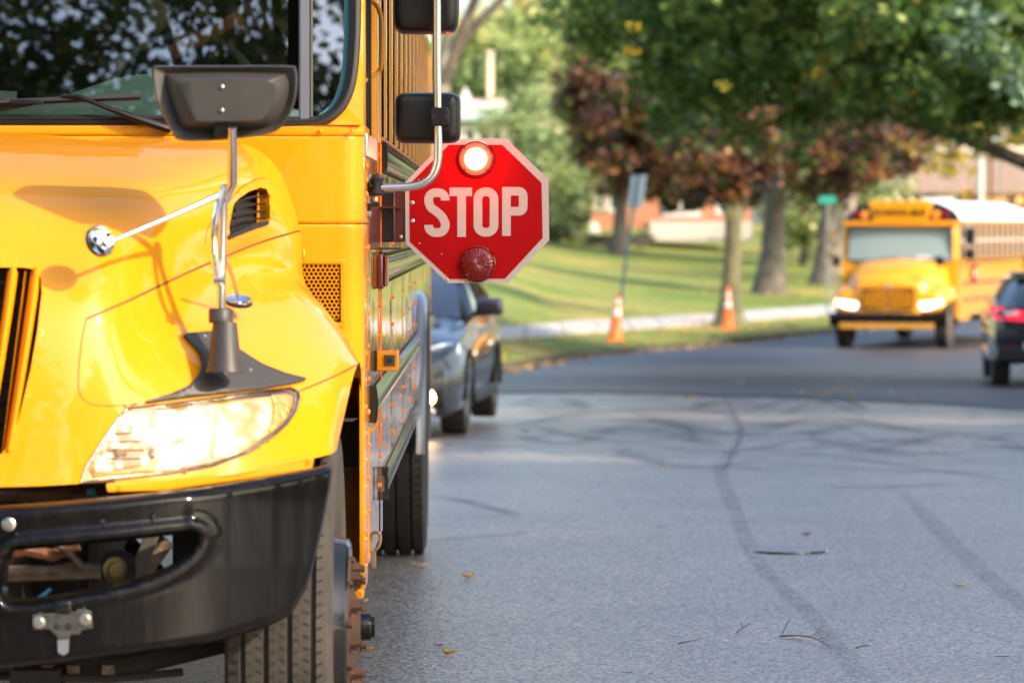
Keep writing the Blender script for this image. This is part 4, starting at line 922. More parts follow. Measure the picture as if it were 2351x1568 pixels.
# ---- big mirrors on a bent steel tube
YM = 11.05
tube = spline([at(1003, -90, YM), at(1003, 40, YM), at(1003, 160, YM), at(1005, 270, YM), at(1006, 345, YM), at(1004, 375, YM), at(994, 402, YM), at(972, 421, YM), at(940, 429, YM), at(900, 431, YM), at(872, 432, YM)], 5)
MB().tube(tube, .0122, 16).build('mirror_tube', M['steel'], bus)
def sup(c, hx_, hy_, hz_, n_=.28, taper=.10, name='mirror_housing'):
    G = []
    for i in range(17):
        a = -math.pi / 2 + math.pi * i / 16; row = []
        for j in range(41):
            b = 2 * math.pi * j / 40; s_ = lambda v: math.copysign(abs(v) ** n_, v)
            ca, sa = abs(math.cos(a)) ** n_, math.copysign(abs(math.sin(a)) ** .45, math.sin(a))
            k = 1 - taper * (1 - (sa + 1) / 2)
            row.append(Vector(c) + Vector((hx_ * ca * s_(math.cos(b)) * k, hy_ * sa, hz_ * ca * s_(math.sin(b)) * k)))
        G.append(row)
    return MB().grid(G).build(name, M['black_plastic'], bus, ang=60)
for cx, cyy, hz_ in ((982, 271, .0765), (978, -30, .142)):
    h_ = sup(at(cx, cyy, YM + .075), .0985, .05, hz_)
    fac = [at(cx + sx * 30 - 20, cyy + sy * 40, YM + .030) for sx, sy in ((-1, -1), (1, -1), (1, 1), (-1, 1))]
    MB().grid([[at(cx + 14, cyy - 52 * hz_ / .0765, YM + .034), at(cx + 24, cyy - 30, YM + .005), at(cx + 24, cyy + 30, YM + .005), at(cx + 8, cyy + 54 * hz_ / .0765, YM + .034)],
               [at(cx + 56, cyy - 50 * hz_ / .0765, YM + .034), at(cx + 48, cyy - 30, YM + .005), at(cx + 48, cyy + 30, YM + .005), at(cx + 50, cyy + 54 * hz_ / .0765, YM + .034)]]).build('housing_rib', M['black_plastic'], h_)
    cb = MB().prism([at(x, y, YM - .018) for x, y in ((987, cyy - 20), (992, cyy - 24), (1028, cyy - 24), (1031, cyy - 18), (1031, cyy + 14), (1026, cyy + 19), (994, cyy + 19), (988, cyy + 13))], (0, .05, 0)).build('tube_clamp', M['black_plastic'], h_, bevel=.004)
    for px in (996, 1024): MB().lathe(at(px, cyy - 3, YM - .018), (0, -1, 0), [(0, .006), (.003, .005), (.002, 0)], 10).build('screw', M['rubber'], h_)
# tube bracket on the body side
MB().lathe(at(862, 450, YM), (0, 0, 1), [(0, .0), (0, .022), (.006, .026), (.01, .021), (.04, .021), (.045, .024), (.05, .026), (.053, .012), (.06, .009), (.06, 0)], 20).build('mirror_bushing', M['rubber'], bus)
MB().tube([(XS + .0, YM - .03, 1.685), (XS + .008, YM - .03, 1.655), (XS + .03, YM, 1.652)], .0065, 8).build('mirror_bracket', M['black_plastic'], bus); MB().tube([(XS + .0, YM - .03, 1.57), (XS + .006, YM - .03, 1.600), (XS + .03, YM, 1.603)], .0065, 8).build('mirror_bracket', M['black_plastic'], bus)
for z in (1.68, 1.575): MB().lathe((XS, YM - .03, z), (1, -.3, 0), [(0, .012), (.01, .010), (.012, 0)], 12).build('bolt', M['bolt'], bus)
MB().cyl(at(861, 452, YM), at(861, 462, YM), .008).build('bolt', M['bolt'], bus)
# side marker lamp on the second rail
MB().box2((XS, 11.92, 1.345), (XS + .018, 12.15, 1.455)).build('side_marker_base', M['maroon'], bus, bevel=.006)
MB().box2((XS + .018, 11.94, 1.352), (XS + .030, 12.14, 1.448)).build('side_marker_lens', M['redlens'], bus, bevel=.009)

# ---- STOP arm
YS = 12.17
def sg(x, y, o=0.0): return at(x * .61223, y * .61223, YS + o)     # sign coordinates measured at full resolution
stop = MB().prism([sg(*p) for p in ((1677, 523), (1898, 521), (2057, 673), (2060, 901), (1906, 1061), (1679, 1062), (1521, 913), (1519, 684))], (0, .007, 0)).build('stop_arm', M['white_sheet'], bus, smooth=False, label='red octagonal STOP arm with its upper lamp lit')
MB().prism([sg(*p, -.0012) for p in ((1683, 544), (1884, 544), (2031, 687), (2035, 893), (1894, 1045), (1687, 1047), (1537, 907), (1535, 693))], (0, .0018, 0)).build('red_field', M['red'], stop, smooth=False)
def letter(paths, wd, closed=False):
    b = MB()
    for pts, cl in paths:
        n_ = len(pts); A, B = [], []
        for i in range(n_):
            if cl: t0 = Vector((*pts[i], 0)) - Vector((*pts[i - 1], 0)); t1 = Vector((*pts[(i + 1) % n_], 0)) - Vector((*pts[i], 0))
            else: t0 = Vector((*pts[i], 0)) - Vector((*pts[max(i - 1, 0)], 0)); t1 = Vector((*pts[min(i + 1, n_ - 1)], 0)) - Vector((*pts[i], 0))
            if t0.length < 1e-6: t0 = t1
            if t1.length < 1e-6: t1 = t0
            t = (t0.normalized() + t1.normalized()).normalized(); k = wd / 2 / max(.5, t.dot(t1.normalized()))
            A.append((pts[i][0] - t.y * k, pts[i][1] + t.x * k)); B.append((pts[i][0] + t.y * k, pts[i][1] - t.x * k))
        if cl: A.append(A[0]); B.append(B[0])
        fa, fb = [sg(*p, -.0024) for p in A], [sg(*p, -.0024) for p in B]; ba, bb = [sg(*p, -.0010) for p in A], [sg(*p, -.0010) for p in B]
        b.grid([ba, fa, fb, bb])
        if not cl: b.poly([fa[0], fb[0], bb[0], ba[0]]); b.poly([fa[-1], fb[-1], bb[-1], ba[-1]])
    b.build('letter', M['white_sheet'], stop, smooth=False)
W_ = 32.5; h = W_ / 2
def rr(x0, y0, x1, y1, r, n_=7):
    return arc((x1 - r, y0 + r), r, -90, 0, n_) + arc((x1 - r, y1 - r), r, 0, 90, n_) + arc((x0 + r, y1 - r), r, 90, 180, n_) + arc((x0 + r, y0 + r), r, 180, 270, n_)
# S
s_l, s_r, s_t, s_b = 1591 + h, 1686 - h, 707 + h, 889 - h; rS = 26
Sp = [(s_r, 753), (s_r, s_t + rS)] + arc((s_r - rS, s_t + rS), rS, 0, -90, 8)[1:] + arc((s_l + rS, s_t + rS), rS, 270, 180, 8) + [(s_l, 755)] + [(v.x, v.y) for v in spline([Vector((s_l, 757, 0)), Vector((s_l + 9, 778, 0)), Vector((s_l + 32, 796, 0)), Vector((s_r - 12, 814, 0)), Vector((s_r, 838, 0))], 5)][1:] + [(s_r, s_b - rS)] + arc((s_r - rS, s_b - rS), rS, 0, 90, 8)[1:] + arc((s_l + rS, s_b - rS), rS, 90, 180, 8) + [(s_l, 844)]
letter([(Sp, False)], W_)
letter([([(1686, 704 + h), (1770, 704 + h)], False), ([(1731, 704 + W_), (1731, 889)], False)], W_)
letter([(rr(1776 + h, 704 + h, 1869 - h, 888 - h, 27), True)], W_)
letter([([(1883 + h, 702), (1883 + h, 885)], False), ([(1883 + W_, 702 + h), (1945, 702 + h)] + arc((1945, 702 + h + 17), 17 - 0, -90, 0, 6)[1:] + [(1962 - .0, 770)] + arc((1945, 776), 17, 0, 90, 6)[1:] + [(1883 + W_, 793)], False)], W_)
# lamps on the sign
def lamp(px, py, r, lit):
    c = sg(px, py, -.002)
    m = M['lamp_on'] if lit else M['redlens']
    prof = [(0, r * 1.03), (.004, r * 1.03), (.006, r)] 
    b = MB(); ring = MB().lathe(c, (0, -1, 0), [(0, r * 1.05), (.008, r * 1.05), (.010, r * 1.0), (.010, r * .96)], 40)
    L_ = MB(); G = []
    for k, (hh, rrr) in enumerate([(.010, .97), (.018, .90), (.024, .7), (.027, .45), (.028, .2), (.028, 0)]):
        G.append([c + Vector((r * rrr * math.cos(a), -(hh + (.0 if lit else .0007 * (j % 2)) * (k < 5)), r * rrr * math.sin(a))) for j, a in enumerate(np.linspace(0, 2 * math.pi, 49))])
    o = L_.grid(G).build('sign_lamp', m, stop, ang=60 if lit else 5, smooth=lit, label='lit upper lamp glowing white and red' if lit else 'unlit lower lamp with faceted red lens')
    ring.build('lamp_rim', M['redlens'], stop)
    for a in (45, 135, 225, 315): MB().ball(c + Vector((r * .88 * math.cos(R(a)), -.017, r * .88 * math.sin(R(a)))), .0042, 8, 6).build('screw', M['maroon'], stop)
m = mat('flashing_red_lamp', (.5, .02, .01), .3); n, L, p = node(m); M['lamp_on'] = m
tc = n.new('ShaderNodeTexCoord'); vm = n.new('ShaderNodeVectorMath'); vm.operation = 'DISTANCE'; cl_ = sg(1784, 597, -.02); vm.inputs[1].default_value = cl_
# the part is built in world coordinates, so object space equals the bus frame
L(tc.outputs['Object'], vm.inputs[0]); r_ = n.new('ShaderNodeValToRGB'); mr = n.new('ShaderNodeMapRange'); mr.inputs['From Max'].default_value = .058; L(vm.outputs['Value'], mr.inputs['Value']); L(mr.outputs[0], r_.inputs['Fac'])
E = r_.color_ramp.elements; E[0].position = 0; E[0].color = (1, .93, .62, 1); E[1].position = 1; E[1].color = (1, .015, .01, 1)
for ps, c in ((.5, (1, .80, .36, 1)), (.66, (1, .30, .10, 1)), (.85, (1, .13, .08, 1))): q_ = E.new(ps); q_.color = c
L(r_.outputs[0], p.inputs['Emission Color'])
ms = n.new('ShaderNodeMapRange'); ms.inputs['From Min'].default_value = .029; ms.inputs['From Max'].default_value = .0375; ms.inputs['To Min'].default_value = 8; ms.inputs['To Max'].default_value = .36; L(vm.outputs['Value'], ms.inputs['Value']); L(ms.outputs[0], p.inputs['Emission Strength'])
lamp(1784, 597, .0535, True); lamp(1790, 990, .0555, False)
ll = bpy.data.lights.new('sign_lamp_light', 'POINT'); lo = bpy.data.objects.new('sign_lamp_light', ll); col.objects.link(lo); lo.location = sg(1784, 597, -.06); adopt(lo, stop); ll.energy = .7; ll.color = (1, .04, .02); ll.shadow_soft_size = .03
MB().lathe(sg(1783, 594, -.0305), (0, -1, 0), [(0, .011), (.001, .009)], 20).build('lamp_core', emis('hot_lamp_core', (1, .45, .12), 3), stop)
for x, y in ((1546, 761), (1547, 829), (1540, 600 + 310)): 
    if y < 900: MB().lathe(sg(x, y, -.0012), (0, -1, 0), [(0, .0068), (.001, .0068), (.0025, .0045), (.004, .0042), (.003, 0)], 14).build('bolt', M['bolt'], stop)
for x, y in ((1678, 1048), (1656, 953), (1573, 913), (1570, 675)): MB().ball(sg(x, y, -.0015), .0022 if y < 1000 else .004, 8, 5).build('rivet', M['bolt'], stop)
# hinge box and bracket
MB().box2(at(871, 556, YS + .03), at(906, 441, YS + .11)).build('hinge_box', M['maroon'].copy(), bus, bevel=.004).data.materials[0] = mat('dark_maroon_box', (.014, .003, .004), .35, coat=.4)
MB().prism([sg(1481, 700, .008), sg(1530, 700, .008), sg(1530, 905, .008), sg(1478, 911, .008)], (0, .006, 0)).build('hinge_plate', M['maroon'], bus, smooth=False)
MB().lathe(sg(1503, 889, .006), (0, -1, 0), [(0, .0065), (.002, .006), (.003, .003), (.003, 0)], 12).build('bolt', M['bolt'], bus)
MB().box2((XS, 11.2, 1.475), (XS + .004, 12.13, 1.60)).build('bracket_backplate', M['maroon'], bus, bevel=.001)
for z in (1.47, 1.60): MB().box2((XS, 12.1, z - .003), (XS + .07, 12.25, z + .003)).build('hinge_arm', M['maroon'], bus)
# small side camera in a yellow box
cb = MB().box2(at(864, 852, 11.45), at(917, 803, 11.53)).build('camera_box', M['yellow'], bus, bevel=.004)
MB().box2(at(846, 853, 11.40) , at(857, 804, 11.55)).build('camera_bracket', M['yellow'], cb, bevel=.002)
MB().box2(at(856.5, 853, 11.44), at(864.5, 803, 11.54)).build('camera_gasket', M['rubber'], cb)
MB().box2(at(882, 840, 11.444), at(907, 815, 11.455)).build('camera_window', M['grey_plastic'], cb, bevel=.001)
MB().lathe(at(894, 828, 11.444), (0, -1, 0), [(0, .007), (.003, .007), (.003, .005), (.001, .003), (.003, 0)], 18).build('lens', M['rail'], cb)
ld = MB()
for k in range(12):
    a = k / 12 * 2 * math.pi + .26; s_ = 1.12 if abs(math.sin(2 * a)) > .8 else .98
    MB().ball(at(894 + 10 * s_ * math.cos(a), 828 + 10 * s_ * math.sin(a), 11.443), .0011, 6, 4).build('camera_led', M['bolt'], cb)
for px, py in ((881, 808), (906, 808), (881, 848), (906, 848)): MB().lathe(at(px, py, 11.45), (0, -1, 0), [(0, .0028), (.001, .0026), (.0005, 0)], 10).build('screw', M['bolt'], cb)
# lifting loop low on the corner panel
MB().tube(spline([at(851, 1262, 11.1), at(851, 1238, 11.1), at(856, 1224, 11.1), at(868, 1222, 11.1), at(873, 1230, 11.1), at(871, 1250, 11.1), at(862, 1262, 11.1)], 4, True), .0052, 8, closed=True).build('tie_down_loop', M['pipe'], bus)
MB().box(at(858, 1285, 11.1), (.014, .03, .05)).build('loop_stay', M['pipe'], bus, bevel=.003)
MB().box(at(880, 1110, 12.42), (.008, .02, .05)).build('rail_bracket', M['pipe'], bus)
# ============================================================ TREES
def leaf_mat(name, rough=.45, trans=.35):
    m = mat(name, (.1, .2, .03), rough); n, L, p = node(m); a = n.new('ShaderNodeAttribute'); a.attribute_name = 'tint'
    L(a.outputs['Color'], p.inputs['Base Color'])
    t = n.new('ShaderNodeBsdfTranslucent'); L(a.outputs['Color'], t.inputs['Color']); mx_ = n.new('ShaderNodeMixShader'); mx_.inputs[0].default_value = trans
    L(p.outputs[0], mx_.inputs[1]); L(t.outputs[0], mx_.inputs[2]); L(mx_.outputs[0], n['Material Output'].inputs[0]); return m
M['leaf'] = leaf_mat('leaves')
M['bark'] = mat('grey_bark', (.16, .135, .105), .9, c2=(.07, .058, .045), vs=4, bump=.8, bs=14)
M['bark_moss'] = mat('mossy_bark', (.20, .18, .10), .9, c2=(.10, .10, .045), vs=3, bump=.8, bs=14)
M['bark_pale'] = mat('pale_bark', (.36, .31, .25), .9, c2=(.2, .17, .13), vs=3, bump=.6, bs=14)
def leaves(name, clumps, per, size, palette, parent, spread=.55, flat=.75, **k):
    """clumps: array (n,4) x,y,z,r ; one leaf = one bent quad"""
    cl = np.asarray(clumps, float); n_ = len(cl) * per
    c = np.repeat(cl[:, :3], per, 0); r_ = np.repeat(cl[:, 3], per)
    d = rng.normal(size=(n_, 3)); d /= np.linalg.norm(d, axis=1)[:, None]; rad = rng.uniform(0, 1, n_) ** .45
    pos = c + d * (rad * r_)[:, None] * np.array([1, 1, flat])
    a = rng.normal(size=(n_, 3)); a[:, 2] *= .6; a /= np.linalg.norm(a, axis=1)[:, None]
    b = np.cross(a, rng.normal(size=(n_, 3))); b /= np.linalg.norm(b, axis=1)[:, None]
    s_ = size * rng.uniform(.6, 1.35, n_); up_ = np.cross(a, b) * (s_ * .18)[:, None]
    a = a * s_[:, None]; b = b * (s_ * rng.uniform(.45, .75, n_))[:, None]
    V = np.stack([pos - a, pos + b + up_, pos + a, pos - b + up_], 1).reshape(-1, 3)
    me = bpy.data.meshes.new(name); me.vertices.add(len(V)); me.vertices.foreach_set('co', V.ravel())
    me.loops.add(n_ * 4); me.loops.foreach_set('vertex_index', np.arange(n_ * 4)); me.polygons.add(n_); me.polygons.foreach_set('loop_start', np.arange(n_) * 4)
    me.update(); pal = np.array([p_[0] for p_ in palette]); pw = np.array([p_[1] for p_ in palette], float); pw /= pw.sum()
    # each clump leans to one colour of the palette
    main = rng.choice(len(pal), len(cl), p=pw); own = rng.choice(len(pal), n_, p=pw); pick = np.where(rng.uniform(size=n_) < .6, np.repeat(main, per), own)
    colr = pal[pick] * rng.uniform(.7, 1.3, (n_, 1)); at_ = me.attributes.new('tint', 'FLOAT_COLOR', 'FACE')
    at_.data.foreach_set('color', np.concatenate([np.clip(colr, 0, 1), np.ones((n_, 1))], 1).ravel().astype(np.float32))
    me.materials.append(M['leaf']); return link(name, me, parent, **k)
def clumps_in(ell, n_, rc, shell=.55):
    """ell: list of ellipsoids (x,y,z,rx,ry,rz)"""
    out = []; w_ = np.array([e[3] * e[4] * e[5] for e in ell]) ** .8; w_ /= w_.sum()
    for i in rng.choice(len(ell), n_, p=w_):
        e = ell[i]; d = rng.normal(size=3); d /= np.linalg.norm(d); q = rng.uniform(shell, 1) ** .7
        out.append((e[0] + d[0] * e[3] * q, e[1] + d[1] * e[4] * q, e[2] + d[2] * e[5] * q, rc * rng.uniform(.6, 1.4)))
    return out
G_DARK = [((.075, .15, .030), 5), ((.13, .22, .045), 5), ((.28, .36, .09), 3), ((.30, .20, .03), .25)]
G_BLUE = [((.035, .10, .045), 5), ((.05, .13, .06), 4), ((.11, .19, .13), 1.2), ((.30, .22, .03), .3), ((.25, .12, .04), .25)]
REDS = [((.085, .04, .032), 5), ((.16, .065, .036), 4), ((.32, .14, .05), 2), ((.045, .036, .036), 3), ((.10, .17, .04), 2), ((.34, .24, .05), .5)]
YELG = [((.66, .62, .26), 4), ((.52, .56, .22), 4), ((.70, .62, .30), 2), ((.66, .46, .24), 1)]  # paled beyond leaf colour to stand for bright, sunlit haze
MIDG = [((.27, .38, .13), 5), ((.38, .46, .17), 4), ((.52, .52, .20), 2)]
YELL = [((.50, .36, .03), 4), ((.35, .32, .05), 3), ((.15, .2, .04), 2)]
def tree(label, base, h, r0, ell, nc, per, lsize, pal, bark='bark', rc=.55, lean=(0, 0), limbs=9, fork=.35, top=None, name='tree', cat='tree', group=None, flare=1.35, shell=.5):
    base = Vector(base); root = empty(name, base, label, cat, group)
    tb = MB(); hz_ = h; P_ = []
    for i in range(9):
        t = i / 8; P_.append(base + Vector((lean[0] * t + .05 * math.sin(4 * t + base.x), lean[1] * t + .04 * math.sin(5 * t), hz_ * t - .05)))
    tb.tube(P_, [r0 * (flare if i == 0 else (1.12 if i == 1 else 1 - .045 * i)) for i in range(9)], 14, False)
    tr = tb.build('trunk', M[bark], root)
    rr_ = random.Random(int(base.x * 100) + int(base.y)); 
    for k in range(limbs):
        e = ell[k % len(ell)]; s_ = P_[min(8, int(8 * (fork + (1 - fork) * rr_.random())))]
        tgt = Vector((e[0] + e[3] * rr_.uniform(-.6, .6), e[1] + e[4] * rr_.uniform(-.6, .6), e[2] + e[5] * rr_.uniform(-.5, .5)))
        md = s_.lerp(tgt, .5) + Vector((rr_.uniform(-.4, .4), rr_.uniform(-.4, .4), rr_.uniform(.1, .8)))
        q_ = spline([s_, md, tgt], 5); MB().tube(q_, [r0 * .42 * (1 - .85 * i / (len(q_) - 1)) for i in range(len(q_))], 7, False).build('limb', M[bark], root)
    leaves('crown', clumps_in(ell, nc, rc, shell), per, lsize, pal, root)
    return root
def E(px, py, Y, rx, rz, ry=None):       # ellipsoid measured in the picture, radii in metres
    p = at(px, py, Y); return (p.x, p.y, p.z, rx, ry or rx, rz)
# trees beyond the road
t1 = on_lawn(1678, 748); t2 = on_lawn(1762, 676); t3 = on_lawn(1893, 655); t4 = at(1425, 520, 148); t4.z = lawn_z(t4.x, 148)
tree('slim mossy maple with rust red leaves rising behind the right traffic cone', t1, 4.2, .25, [E(1690, 370, t1.y, .95, .9), E(1620, 330, t1.y - 2, .8, .9), E(1730, 330, t1.y, .9, .9), E(1650, 405, t1.y, .8, .4), E(1640, 270, t1.y, 1.2, .7)], 170, 46, .11, REDS, 'bark_moss', rc=.42, flare=1.7, group='maples along the verge')
tree('thick grey maple trunk second from the right cone with bronze leaves above', t2, 5.2, .40, [E(1800, 330, t2.y, 2.0, 1.2), E(1880, 380, t2.y - 2, 1.5, 1.1), E(1740, 250, t2.y, 2, 1.2), E(1960, 330, t2.y - 3, 1.6, 1.1)], 190, 44, .12, REDS, 'bark', rc=.45, flare=1.5, group='maples along the verge', lean=(.5, 0))
tree('brown forked maple just left of the oncoming bus with hanging bronze leaves', t3, 5.2, .33, [E(1930, 300, t3.y, 1.8, 1.1), E(2030, 300, t3.y, 1.9, 1.0), E(2060, 355, t3.y - 1, 1.1, .8), E(1960, 390, t3.y, 1.2, .7)], 190, 44, .12, REDS, 'bark', rc=.45, flare=1.6, group='maples along the verge', lean=(.3, 0))
tp = on_lawn(1985, 640); tree('pale barked trunk leaning right behind the oncoming bus', (tp.x - .5, tp.y + 6, tp.z), 6.5, .33, [E(2000, 250, tp.y + 6, 2.4, 1.4), E(1900, 200, tp.y + 6, 2.4, 1.6)], 160, 30, .16, MIDG, 'bark_pale', rc=.6, lean=(1.0, 0))
tree('dark red maple standing in front of the brick house', (t4.x, t4.y + 0, t4.z), 4.6, .30, [E(1440, 300, t4.y, 2.4, 1.6), E(1370, 230, t4.y, 1.5, 1.0), E(1530, 240, t4.y, 2.3, 1.6), E(1435, 375, t4.y, 1.7, 1.3), E(1505, 355, t4.y, 1.3, 1.0), E(1440, 385, t4.y - 1, 1.6, 1.1), E(1490, 400, t4.y, 1.2, .8), E(1330, 190, t4.y, 1.0, .7)], 400, 46, .13, REDS, 'bark', rc=.55, flare=1.4)
t5 = at(1674, 520, 152); t5.z = lawn_z(t5.x, 152); tree('second dark maple by the brick house window', (t5.x, t5.y - 2, t5.z), 4.6, .22, [E(1560, 400, t5.y, 1.9, 1.5), E(1620, 330, t5.y, 2.4, 2.0), E(1700, 400, t5.y, 1.5, 1.4)], 200, 34, .17, [((.03, .045, .022), 5), ((.06, .05, .03), 3), ((.12, .07, .03), 2)], 'bark', rc=.55)
# big green street tree whose crown fills the upper right
root = tree('large green oak whose low crown hangs over the road at upper right', (12.0, 66, zr(66) + .1), 8, .45,
     [E(2120, 60, 66, 4.2, 1.9, 3), E(2300, 20, 62, 3.5, 2.0, 3), E(1850, 60, 70, 3.6, 1.6, 3), E(1640, 40, 72, 3.0, 1.25, 3), E(1470, 25, 73, 2.0, .9, 2), E(1900, 180, 68, 2.2, .75, 2), E(2150, 190, 64, 2.6, .8, 2), E(2350, 190, 62, 2.0, .9, 2), E(1700, 120, 70, 2.4, .8, 2), E(2050, -180, 66, 7.5, 2.2, 5), E(1560, 110, 72, 1.5, .7, 2), E(2400, 90, 60, 3, 1.3, 3), E(1620, 190, 72, 1.7, .8, 1.5), E(1555, 262, 74, .8, .6, .8), E(1800, 285, 72, 1.1, .5, 1), E(1690, 235, 72, 1.2, .6, 1)], 1650, 40, .105, G_DARK, rc=.46, limbs=16, shell=.1)
leaves('pale_spray', [(p.x, p.y, p.z, .34) for p in [at(2180 + 16 * k + rng.uniform(-14, 14), 90 + 6 * k + rng.uniform(-18, 18), 58) for k in range(8)] + [at(x, y, 58) for x, y in ((2230, 40), (2210, 20), (2260, 60), (2320, 190), (2300, 175), (2340, 205), (2190, 112))]], 34, .08, [((.22, .33, .24), 3), ((.14, .24, .15), 3)], root, kind='stuff')
leaves('yellow_spray', [(p.x, p.y, p.z, .13) for p in [at(*q_, 60) for q_ in ((1970, 100), (2000, 72), (1870, 168), (1665, 195), (1990, 60), (2180, 88), (2275, 98), (1460, 60), (1452, 120), (2090, 215))]], 12, .06, YELL, root, kind='stuff')
tree('yellow leaved tree reaching in behind the oncoming bus roof', (on_lawn(2120, 560).x + 4, 135, -.9), 7, .3, [E(2160, 320, 130, 2.2, 1.2), E(2250, 270, 130, 2.6, 1.0), E(2130, 270, 132, 1.6, .8), E(2340, 280, 130, 1.7, .9)], 90, 26, .15, YELL, rc=.5, limbs=6)
# autumn trees far back on the left, leaf colours paled for sunlit haze
gp = 'autumn trees far behind the lawn'
for (px, py, Y, rx, rz, pal, lab, n_) in (
    (1050, 230, 230, 6, 4.5, MIDG, 'green tree far behind the STOP arm, leftmost beside the bus', 330), (1225, 190, 250, 6.5, 5.5, YELG, 'tall golden green tree behind the pale chimney', 420), (1290, 180, 240, 6, 6, MIDG, 'tree of mixed green between the chimney and the red maple', 320),
    (1120, 250, 215, 4.5, 3.0, [((.16, .24, .07), 1), ((.1, .15, .05), 1)], 'low green tree at the foot of the pale chimney', 200), (1400, 130, 255, 9, 7, YELG, 'tall yellowing tree behind the red maples', 330), (1620, 150, 260, 10, 9, MIDG, 'broad green tree far behind the bronze maples', 300),
    (1850, 250, 240, 9, 7, MIDG, 'green tree far back between the verge trunks', 300), (960, 200, 240, 8, 6, YELG, 'yellow green tree hidden mostly by the near bus', 260)):
    p = at(px, py, Y); z0 = lawn_z(p.x, Y)
    tree(lab, (p.x, Y, z0), max(2, p.z - z0), .4, [(p.x + rx * .55 * math.cos(a), Y + rx * .4 * math.sin(a * 1.7), p.z + rz * .5 * math.sin(a), rx * .62, rx * .5, rz * .55) for a in np.linspace(0, 5.2, 5)], n_, 30, .26, pal, rc=.95, limbs=7, group=gp, shell=.2)
for (px, py, Y, rx, rz, lab) in ((1255, 405, 158, 2.0, 2.4, 'rounded soft green shrub tree left of the red maple'), (1225, 470, 160, 2.0, 1.7, 'low green shrub right behind the STOP arm'), (1240, 290, 175, 3.2, 2.0, 'feathery green tree before the pale house'), (1345, 330, 165, 1.8, 1.8, 'slender green tree left of the red maple crown'), (1845, 470, 150, 1.6, 1.8, 'green bush between the two grey trunks'), (1960, 470, 160, 3.0, 2.6, 'bright green bush behind the oncoming bus')):
    p = at(px, py, Y); z0 = lawn_z(p.x, Y)
    tree(lab, (p.x, Y, z0), max(1, p.z - z0), .14, [(p.x, Y, p.z, rx, rx, rz), (p.x + .3 * rx, Y - 1, p.z - rz * .5, rx * .9, rx * .6, rz * .6)], int(60 * rx), 30, .15, [((.26, .36, .15), 5), ((.36, .44, .17), 4), ((.55, .52, .25), 2.5)], rc=.6, limbs=6, name='shrub_tree', shell=.1)
# hedge in front of the brick house
def hedge(px0, px1, py, Y, hh, lab):
    a, b = at(px0, py, Y), at(px1, py, Y); z0 = lawn_z(a.x, Y); root = empty('hedge', ((a.x + b.x) / 2, Y, z0), lab, 'hedge')
    n_ = int((b.x - a.x) * 9); cl = [(rng.uniform(a.x, b.x), Y + rng.uniform(-.4, .4), z0 + rng.uniform(.1, hh - .15), .28) for _ in range(n_)]
    leaves('foliage', cl, 36, .07, [((.030, .065, .02), 4), ((.05, .10, .025), 3)], root, flat=1); MB().box(((a.x + b.x) / 2, Y, z0 + hh * .4), (b.x - a.x - .3, .5, hh * .7)).build('stems', M['bark'], root)
hedge(1236, 1320, 520, 157, .85, 'dark clipped hedge left of the white porch'); hedge(1345, 1500, 525, 157, .62, 'dark clipped hedge under the brick house windows')
# a tree close beyond the near bus: bare grey limbs against the sky
tb = on_lawn(1003, 700); root = empty('tree', (-1.15, 62, -.5), 'grey tree with bare slanting limbs behind the side mirrors', 'tree')
MB().tube(spline([(-1.15, 62, -.6), (-1.15, 62, 2.2), at(1005, 260, 62), at(1012, 195, 62)], 5), [.20] * 5 + [.17] * 11, 12).build('trunk', M['bark_pale'], root)
MB().tube(spline([at(1012, 200, 62), at(1040, 130, 62), at(1075, 40, 62), at(1098, -40, 62), at(1110, -260, 62)], 5), [.13 - .004 * i for i in range(21)], 10).build('limb', M['bark'], root)
MB().tube(spline([at(1042, 128, 62), at(1090, 60, 62), at(1150, 0, 62), at(1200, -80, 62), at(1290, -300, 62)], 5), [.09 - .003 * i for i in range(21)], 10).build('limb', M['bark'], root)
MB().tube(spline([at(1008, 240, 62), at(1022, 120, 62), at(1040, 20, 62), at(1046, -100, 62), at(1030, -300, 62)], 5), [.11 - .003 * i for i in range(21)], 10).build('limb', M['bark_pale'], root)
leaves('crown', clumps_in([E(1100, -330, 62, 4.5, 1.5), E(900, -330, 62, 4, 1.8)], 220, .5), 34, .11, MIDG, root)
# ---- the street trees behind the camera: they show in the windscreen
gpb = 'street trees behind the viewer'
def shade(x, y, lab, zc_, r_, rz, nc=420, r0=.35, extra=(), per=85, ls=.125):
    el = [(x, y, zc_, r_, r_ * .8, rz), (x - r_ * .6, y + 1, zc_ - .5, r_ * .7, r_ * .6, rz * .8), (x + r_ * .6, y - 1, zc_ + .3, r_ * .7, r_ * .6, rz * .8), (x, y, zc_ + rz * .6, r_ * .7, r_ * .6, rz * .6)] + list(extra)
    return tree(lab, (x, y, .08), zc_ - 1, r0, el, nc, per, ls, [((.05, .085, .02), 4), ((.08, .12, .025), 4), ((.20, .18, .04), 2), ((.3, .2, .05), .6)], rc=.8, limbs=10, group=gpb, shell=.05)
shade(-7, -12, 'leafy street tree behind the viewer at far left', 8.5, 4.6, 4.4, 170, per=150, ls=.075)
shade(-1.5, -14, 'leafy street tree straight behind the viewer', 9.3, 4.4, 4.6, 170, per=150, ls=.075)
shade(5.6, -16, 'leafy street tree behind the viewer near the right', 9.5, 4.2, 4.6, 170, per=150, ls=.075)
gpb = 'unseen trees added for shade and reflections'  # added out of view to shade the road, sign and bus side
shade(15.2, 2.6, 'unseen broad tree added for shade on the right, nearest the viewer', 14.8, 4.9, 3.0, 560)
shade(16.5, 12.0, 'unseen broad tree added for shade, second along the right', 9.8, 5.0, 4.2, 620)
shade(16.0, 21, 'unseen broad tree added for shade, third along the right', 9.4, 5.0, 4.2, 620)
